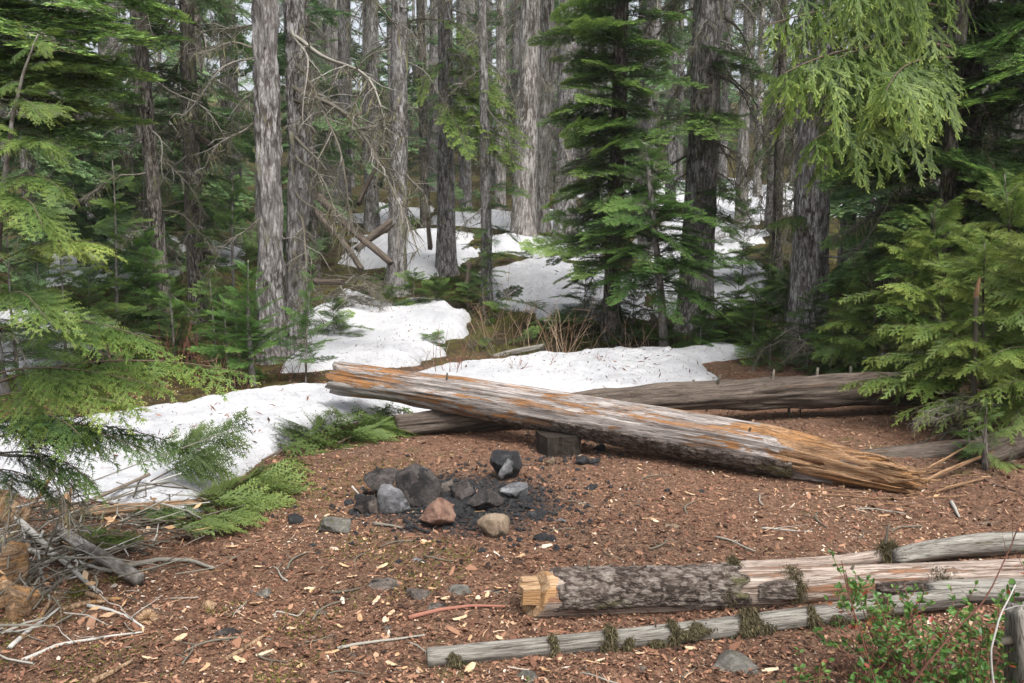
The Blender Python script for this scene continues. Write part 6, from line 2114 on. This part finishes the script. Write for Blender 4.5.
# ------------------------------------------------------------------ bare twig bushes
def bare_bush(label, px, Y, n, h, seed, mat='tanstem', spread=.35, r0=.005, lean=(0, 0)):
    g = ground_at(px, Y)
    mb = MB()
    r = np.random.default_rng(seed)
    for k in range(n):
        a = r.uniform(0, 2 * PI)
        d = norm(np.array([math.cos(a) * spread * r.uniform(.3, 1.5) + lean[0], math.sin(a) * spread + lean[1], 1.0]))
        L = h * r.uniform(.5, 1.1)
        u = np.linspace(0, 1, 8)[:, None]
        b = np.array([r.normal(0, .10), r.normal(0, .08), -.02])
        bendv = r.normal(0, .22, 3)
        pts = b + d * u * L + bendv * (u ** 2) * L * .7 + r.normal(0, .012 * L, (8, 3)) * u
        t = r.uniform(.2, 1)
        add_tube(mb, pts, r0 * r.uniform(.6, 1.1) * (1 - .75 * u[:, 0]), 5, 0, t, False)
        for q in range(r.integers(1, 5)):
            i = r.integers(2, 7)
            d2 = norm(d + r.normal(0, .6, 3))
            uu = np.linspace(0, 1, 4)[:, None]
            add_tube(mb, pts[i] + d2 * uu * L * r.uniform(.12, .4), r0 * .45 * (1 - .6 * uu[:, 0]), 4, 0, t, False)
    o = mb.obj('bare_shrub', M[mat])
    o.location = tuple(float(c) for c in g)
    return tag(o, label, 'shrub')


for a in [('tan leafless shrub standing behind the middle of the near snow strip', 565, 11.0, 22, .75, 1101, 'tanstem', .5), ('pale leafless stems left of the tan shrub on the mossy bank', 520, 11.6, 9, .8, 1102, 'tanstem', .35), ('low dark leafless shrub growing through the snow behind the leaning log', 520, 9.2, 16, .30, 1103, 'redstem', .9),
          ('upright red brown stems poking through the snow near the log crossing', 445, 9.0, 6, .55, 1104, 'redstem', .3), ('thin leafless shrub on the snow right of the low dark one', 600, 9.6, 7, .28, 1105, 'redstem', .6), ('leafless brown shrub at the back of the snow beside the little bright fir', 205, 9.0, 26, .55, 1106, 'redstem', .45),
          ('leafless tan shrub behind the tip of the long cedar spray at left', 232, 8.7, 20, .45, 1107, 'tanstem', .5), ('leafless red brown shrub left of the little bright fir', 170, 9.3, 24, .6, 1108, 'redstem', .4), ('few tan stems at the foot of the crooked hemlock', 640, 11.0, 10, .5, 1109, 'tanstem', .6),
          ('thin leafless shrub on the bank below the thin leaning trunk', 490, 12.2, 14, .7, 1110, 'tanstem', .5), ('leafless brown shrub below the tongue of snow', 290, 9.1, 10, .4, 1111, 'redstem', .5), ('leafless shrub behind the snow strip at the far left', 120, 8.8, 20, .45, 1112, 'tanstem', .5)]:
    bare_bush(*a)


# ------------------------------------------------------------------ leafy shrubs at the lower right
def berry_shrub(label, px, Y, n, h, seed, spread=.5, dens=1.0, lean=0.0):
    g = ground_at(px, Y)
    root = thing('leafy_shrub', label, 'shrub', g)
    r = np.random.default_rng(seed)
    st_, lf = MB(), MB()
    for k in range(n):
        a = r.uniform(0, 2 * PI)
        d = norm(np.array([math.cos(a) * spread * r.uniform(.2, 1.2) + lean, math.sin(a) * spread * r.uniform(.2, 1.1), 1.0]))
        L = h * r.uniform(.5, 1.1)
        u = np.linspace(0, 1, 8)[:, None]
        b = np.array([r.normal(0, .07), r.normal(0, .06), -.01])
        pts = b + d * u * L + r.normal(0, .12, 3) * u ** 2 * L + r.normal(0, .006, (8, 3))
        add_tube(st_, pts, .0028 * (1 - .6 * u[:, 0]), 5, 0, r.uniform(.2, 1), False)
        for q in range(r.integers(5, 10)):
            i = r.integers(2, 8)
            d2 = norm(d * .6 + r.normal(0, .7, 3))
            l2 = L * r.uniform(.15, .35)
            uu = np.linspace(0, 1, 5)[:, None]
            tw = pts[i] + d2 * uu * l2 + np.array([0, 0, .1]) * uu ** 2 * l2
            add_tube(st_, tw, .0014 * (1 - .4 * uu[:, 0]), 4, 0, r.uniform(.3, 1), False)
            m = max(3, int(l2 / .009 * dens))
            w = np.sort(r.uniform(.15, 1.02, m))
            pp = np.stack([np.interp(w, uu[:, 0], tw[:, c]) for c in range(3)], -1)
            ld = norm(d2 * .5 + r.normal(0, .7, (m, 3)) * np.array([1, 1, .5]) + np.array([0, 0, .2]))
            nrm = norm(np.array([0, 0, 1.0]) + r.normal(0, .45, (m, 3)))
            sd = norm(np.cross(ld, nrm))
            nn = np.cross(sd, ld)
            sz = r.uniform(.015, .029, m)[:, None]
            prof = [(0, 0, 0), (.25, .22, .05), (.55, .29, .06), (.82, .18, .02), (1, 0, -.06), (.82, -.18, .02), (.55, -.29, .06), (.25, -.22, .05)]
            v = np.stack([pp + ld * sz * x + sd * sz * y + nn * sz * zc for x, y, zc in prof], 1)
            t = np.clip(r.normal(.42, .2, m), 0, .86)
            t = np.where(r.random(m) < .06, 1.0, t)
            f = np.arange(m)[:, None] * 8
            lf.add(v.reshape(-1, 3), np.concatenate([f + np.array([[0, 1, 2, 3]]), f + np.array([[0, 3, 4, 5]]), f + np.array([[0, 5, 6, 7]])]), 0, np.repeat(t, 8))
    st_.obj('stem', M['redstem'], root)
    lf.obj('foliage', M['berry'], root, False)
    return root


berry_shrub('leafy green shrub with red stems in front of the middle of the lichen pole', 900, 2.95, 26, .36, 1201, .75)
berry_shrub('densest leafy green shrub nearest to the corner snag', 970, 2.75, 26, .36, 1202, .6)
berry_shrub('sparse leafy shrub at the left of the green shrubs by the bottom edge', 815, 2.80, 6, .17, 1203, .8, .7)
berry_shrub('low leafy shrub at the bottom edge below the other green shrubs', 905, 2.52, 20, .22, 1204, .8)
berry_shrub('leafy sprig behind the snag at the right edge', 1020, 3.1, 9, .36, 1205, .4)
stick('bare_shoot', 'tall forked grey brown stem rising left of the leafy shrubs', [(880, 700, 2.6), (862, 640, 2.65), (848, 590, 2.7), (842, 560, 2.7)], .003, 'redstem', .3, cat='stem', twigs=3, seed=31)
stick('bare_shoot', 'long reddish bare stem slanting across the shrubs to the right edge', [(900, 700, 2.5), (930, 660, 2.5), (985, 600, 2.55), (1012, 548, 2.6), (1020, 525, 2.6)], .0034, 'redstem', .25, cat='stem', twigs=5, seed=32)
stick('bare_shoot', 'pale bent stem standing in front of the densest shrub', [(995, 695, 2.4), (990, 650, 2.4), (1000, 615, 2.42), (1015, 585, 2.45)], .0035, 'deadtwig', 1.0, cat='stem', twigs=2, seed=33)
stick('bare_shoot', 'slim dark stem rising between the cut log and the left shrub', [(870, 700, 2.75), (868, 650, 2.8), (850, 600, 2.85), (845, 570, 2.85)], .0026, 'redstem', .1, cat='stem', twigs=3, seed=34)
for k, (x, y) in enumerate([(148, 622)]):
    mb = MB()
    r = np.random.default_rng(9)
    n = 500
    d = norm(r.normal(0, 1, (n, 3)) + np.array([0, 0, .6]))
    v, f = rhombs(np.zeros((n, 3)), d, norm(np.cross(d, r.normal(0, 1, (n, 3)))), r.uniform(.02, .055, n), .004)
    o = tag(mb.add(v, f, 0, np.repeat(r.uniform(.2, 1, n), 4)).obj('dry_tuft', M['chip']), 'yellow dry needle tuft on the litter below the brush heap', 'tuft')
    o.location = tuple(float(c) for c in G(x, y) + np.array([0, 0, .01]))


def green_clumps():
    """hanging yellow green lichen in the brush heap"""
    for k, (x, y, Y, w) in enumerate([(78, 600, 3.6, .05), (112, 588, 3.75, .035)]):
        mb = MB()
        r = np.random.default_rng(60 + k)
        n = 700
        c = r.normal(0, 1, (n, 3)) * np.array([.35, .3, .6]) * w
        d = norm(r.normal(0, 1, (n, 3)) + np.array([0, 0, -.5]))
        v, f = rhombs(c, d, norm(np.cross(d, r.normal(0, 1, (n, 3)))), r.uniform(.015, .045, n), .004)
        o = tag(mb.add(v, f, 0, np.repeat(r.uniform(.2, 1, n), 4)).obj('lichen_tuft', M['moss']), ['larger yellow green lichen tuft hanging in the brush heap', 'smaller pale green lichen tuft by the end of the mossy limb'][k], 'lichen')
        o.location = tuple(float(q) for q in P(x, y, Y))


green_clumps()

def haze():
    bm = bmesh.new()
    bmesh.ops.create_cube(bm, size=1)
    for v in bm.verts:
        v.co = ((v.co.x) * 236, (v.co.y + .5) * 226 - 68, (v.co.z + .5) * 70 - 4)
    me = bpy.data.meshes.new('haze')
    bm.to_mesh(me)
    bm.free()
    m = bpy.data.materials.new('thin_mist')
    m.use_nodes = True
    t = m.node_tree
    t.nodes.clear()
    o_ = t.nodes.new('ShaderNodeOutputMaterial')
    v = t.nodes.new('ShaderNodeVolumePrincipled')
    v.inputs['Color'].default_value = (.93, .96, 1, 1)
    v.inputs['Density'].default_value = HAZE
    t.links.new(v.outputs[0], o_.inputs['Volume'])
    me.materials.append(m)
    o = bpy.data.objects.new('haze', me)
    C.objects.link(o)
    tag(o, kind='stuff')


HAZE = 0.0006
if HAZE:
    haze()

# ================================================================== LIGHT, CAMERA
sc = bpy.context.scene
w = bpy.data.worlds.new('World')
sc.world = w
w.use_nodes = True
nt = w.node_tree
bgn = nt.nodes['Background']
sky = nt.nodes.new('ShaderNodeTexSky')
sky.sky_type = 'NISHITA'
sky.sun_disc = False
SUN_EL, SUN_AZ = 60, 150
sky.sun_elevation = rad(SUN_EL)
sky.sun_rotation = rad(SUN_AZ)
sky.air_density = 1.0
sky.dust_density = 6.0
sky.ozone_density = 1.0
hs = nt.nodes.new('ShaderNodeHueSaturation')
hs.inputs['Saturation'].default_value = 0.35
nt.links.new(sky.outputs[0], hs.inputs['Color'])
nt.links.new(hs.outputs[0], bgn.inputs['Color'])
bgn.inputs['Strength'].default_value = 0.15
sl = bpy.data.lights.new('sun', 'SUN')
sl.energy = 1.5
sl.angle = rad(22)
sl.color = (1.0, 0.98, 0.95)
so = bpy.data.objects.new('sun', sl)
C.objects.link(so)
az, el = rad(SUN_AZ), rad(SUN_EL)
sd_ = Vector((math.sin(az) * math.cos(el), math.cos(az) * math.cos(el), math.sin(el)))
so.rotation_euler = (-sd_).to_track_quat('-Z', 'Y').to_euler()
so.location = sd_ * 30

cam = bpy.data.cameras.new('camera')
cam.sensor_width = 36
cam.lens = 36 * F / 1024
cam.clip_start = 0.05
cam.clip_end = 600
cam.dof.use_dof = True
cam.dof.focus_distance = 5.4
cam.dof.aperture_fstop = 11
co = bpy.data.objects.new('camera', cam)
C.objects.link(co)
co.location = (0, 0, CH)
co.rotation_euler = (PI / 2 - TH, 0, 0)
sc.camera = co
sc.render.resolution_x, sc.render.resolution_y = 1024, 683
vs = sc.view_settings
vs.view_transform = 'Standard'
vs.look = 'None'
vs.exposure = 1.04
vs.gamma = 1
vs.use_curve_mapping = False
cy = sc.cycles
cy.use_denoising = True
try:
    cy.denoiser = 'OPENIMAGEDENOISE'
except Exception:
    pass
cy.max_bounces = 5
cy.diffuse_bounces = 3
cy.glossy_bounces = 2
cy.transmission_bounces = 3
cy.transparent_max_bounces = 4
cy.sample_clamp_indirect = 8
cy.use_adaptive_sampling = True
cy.adaptive_threshold = 0.02
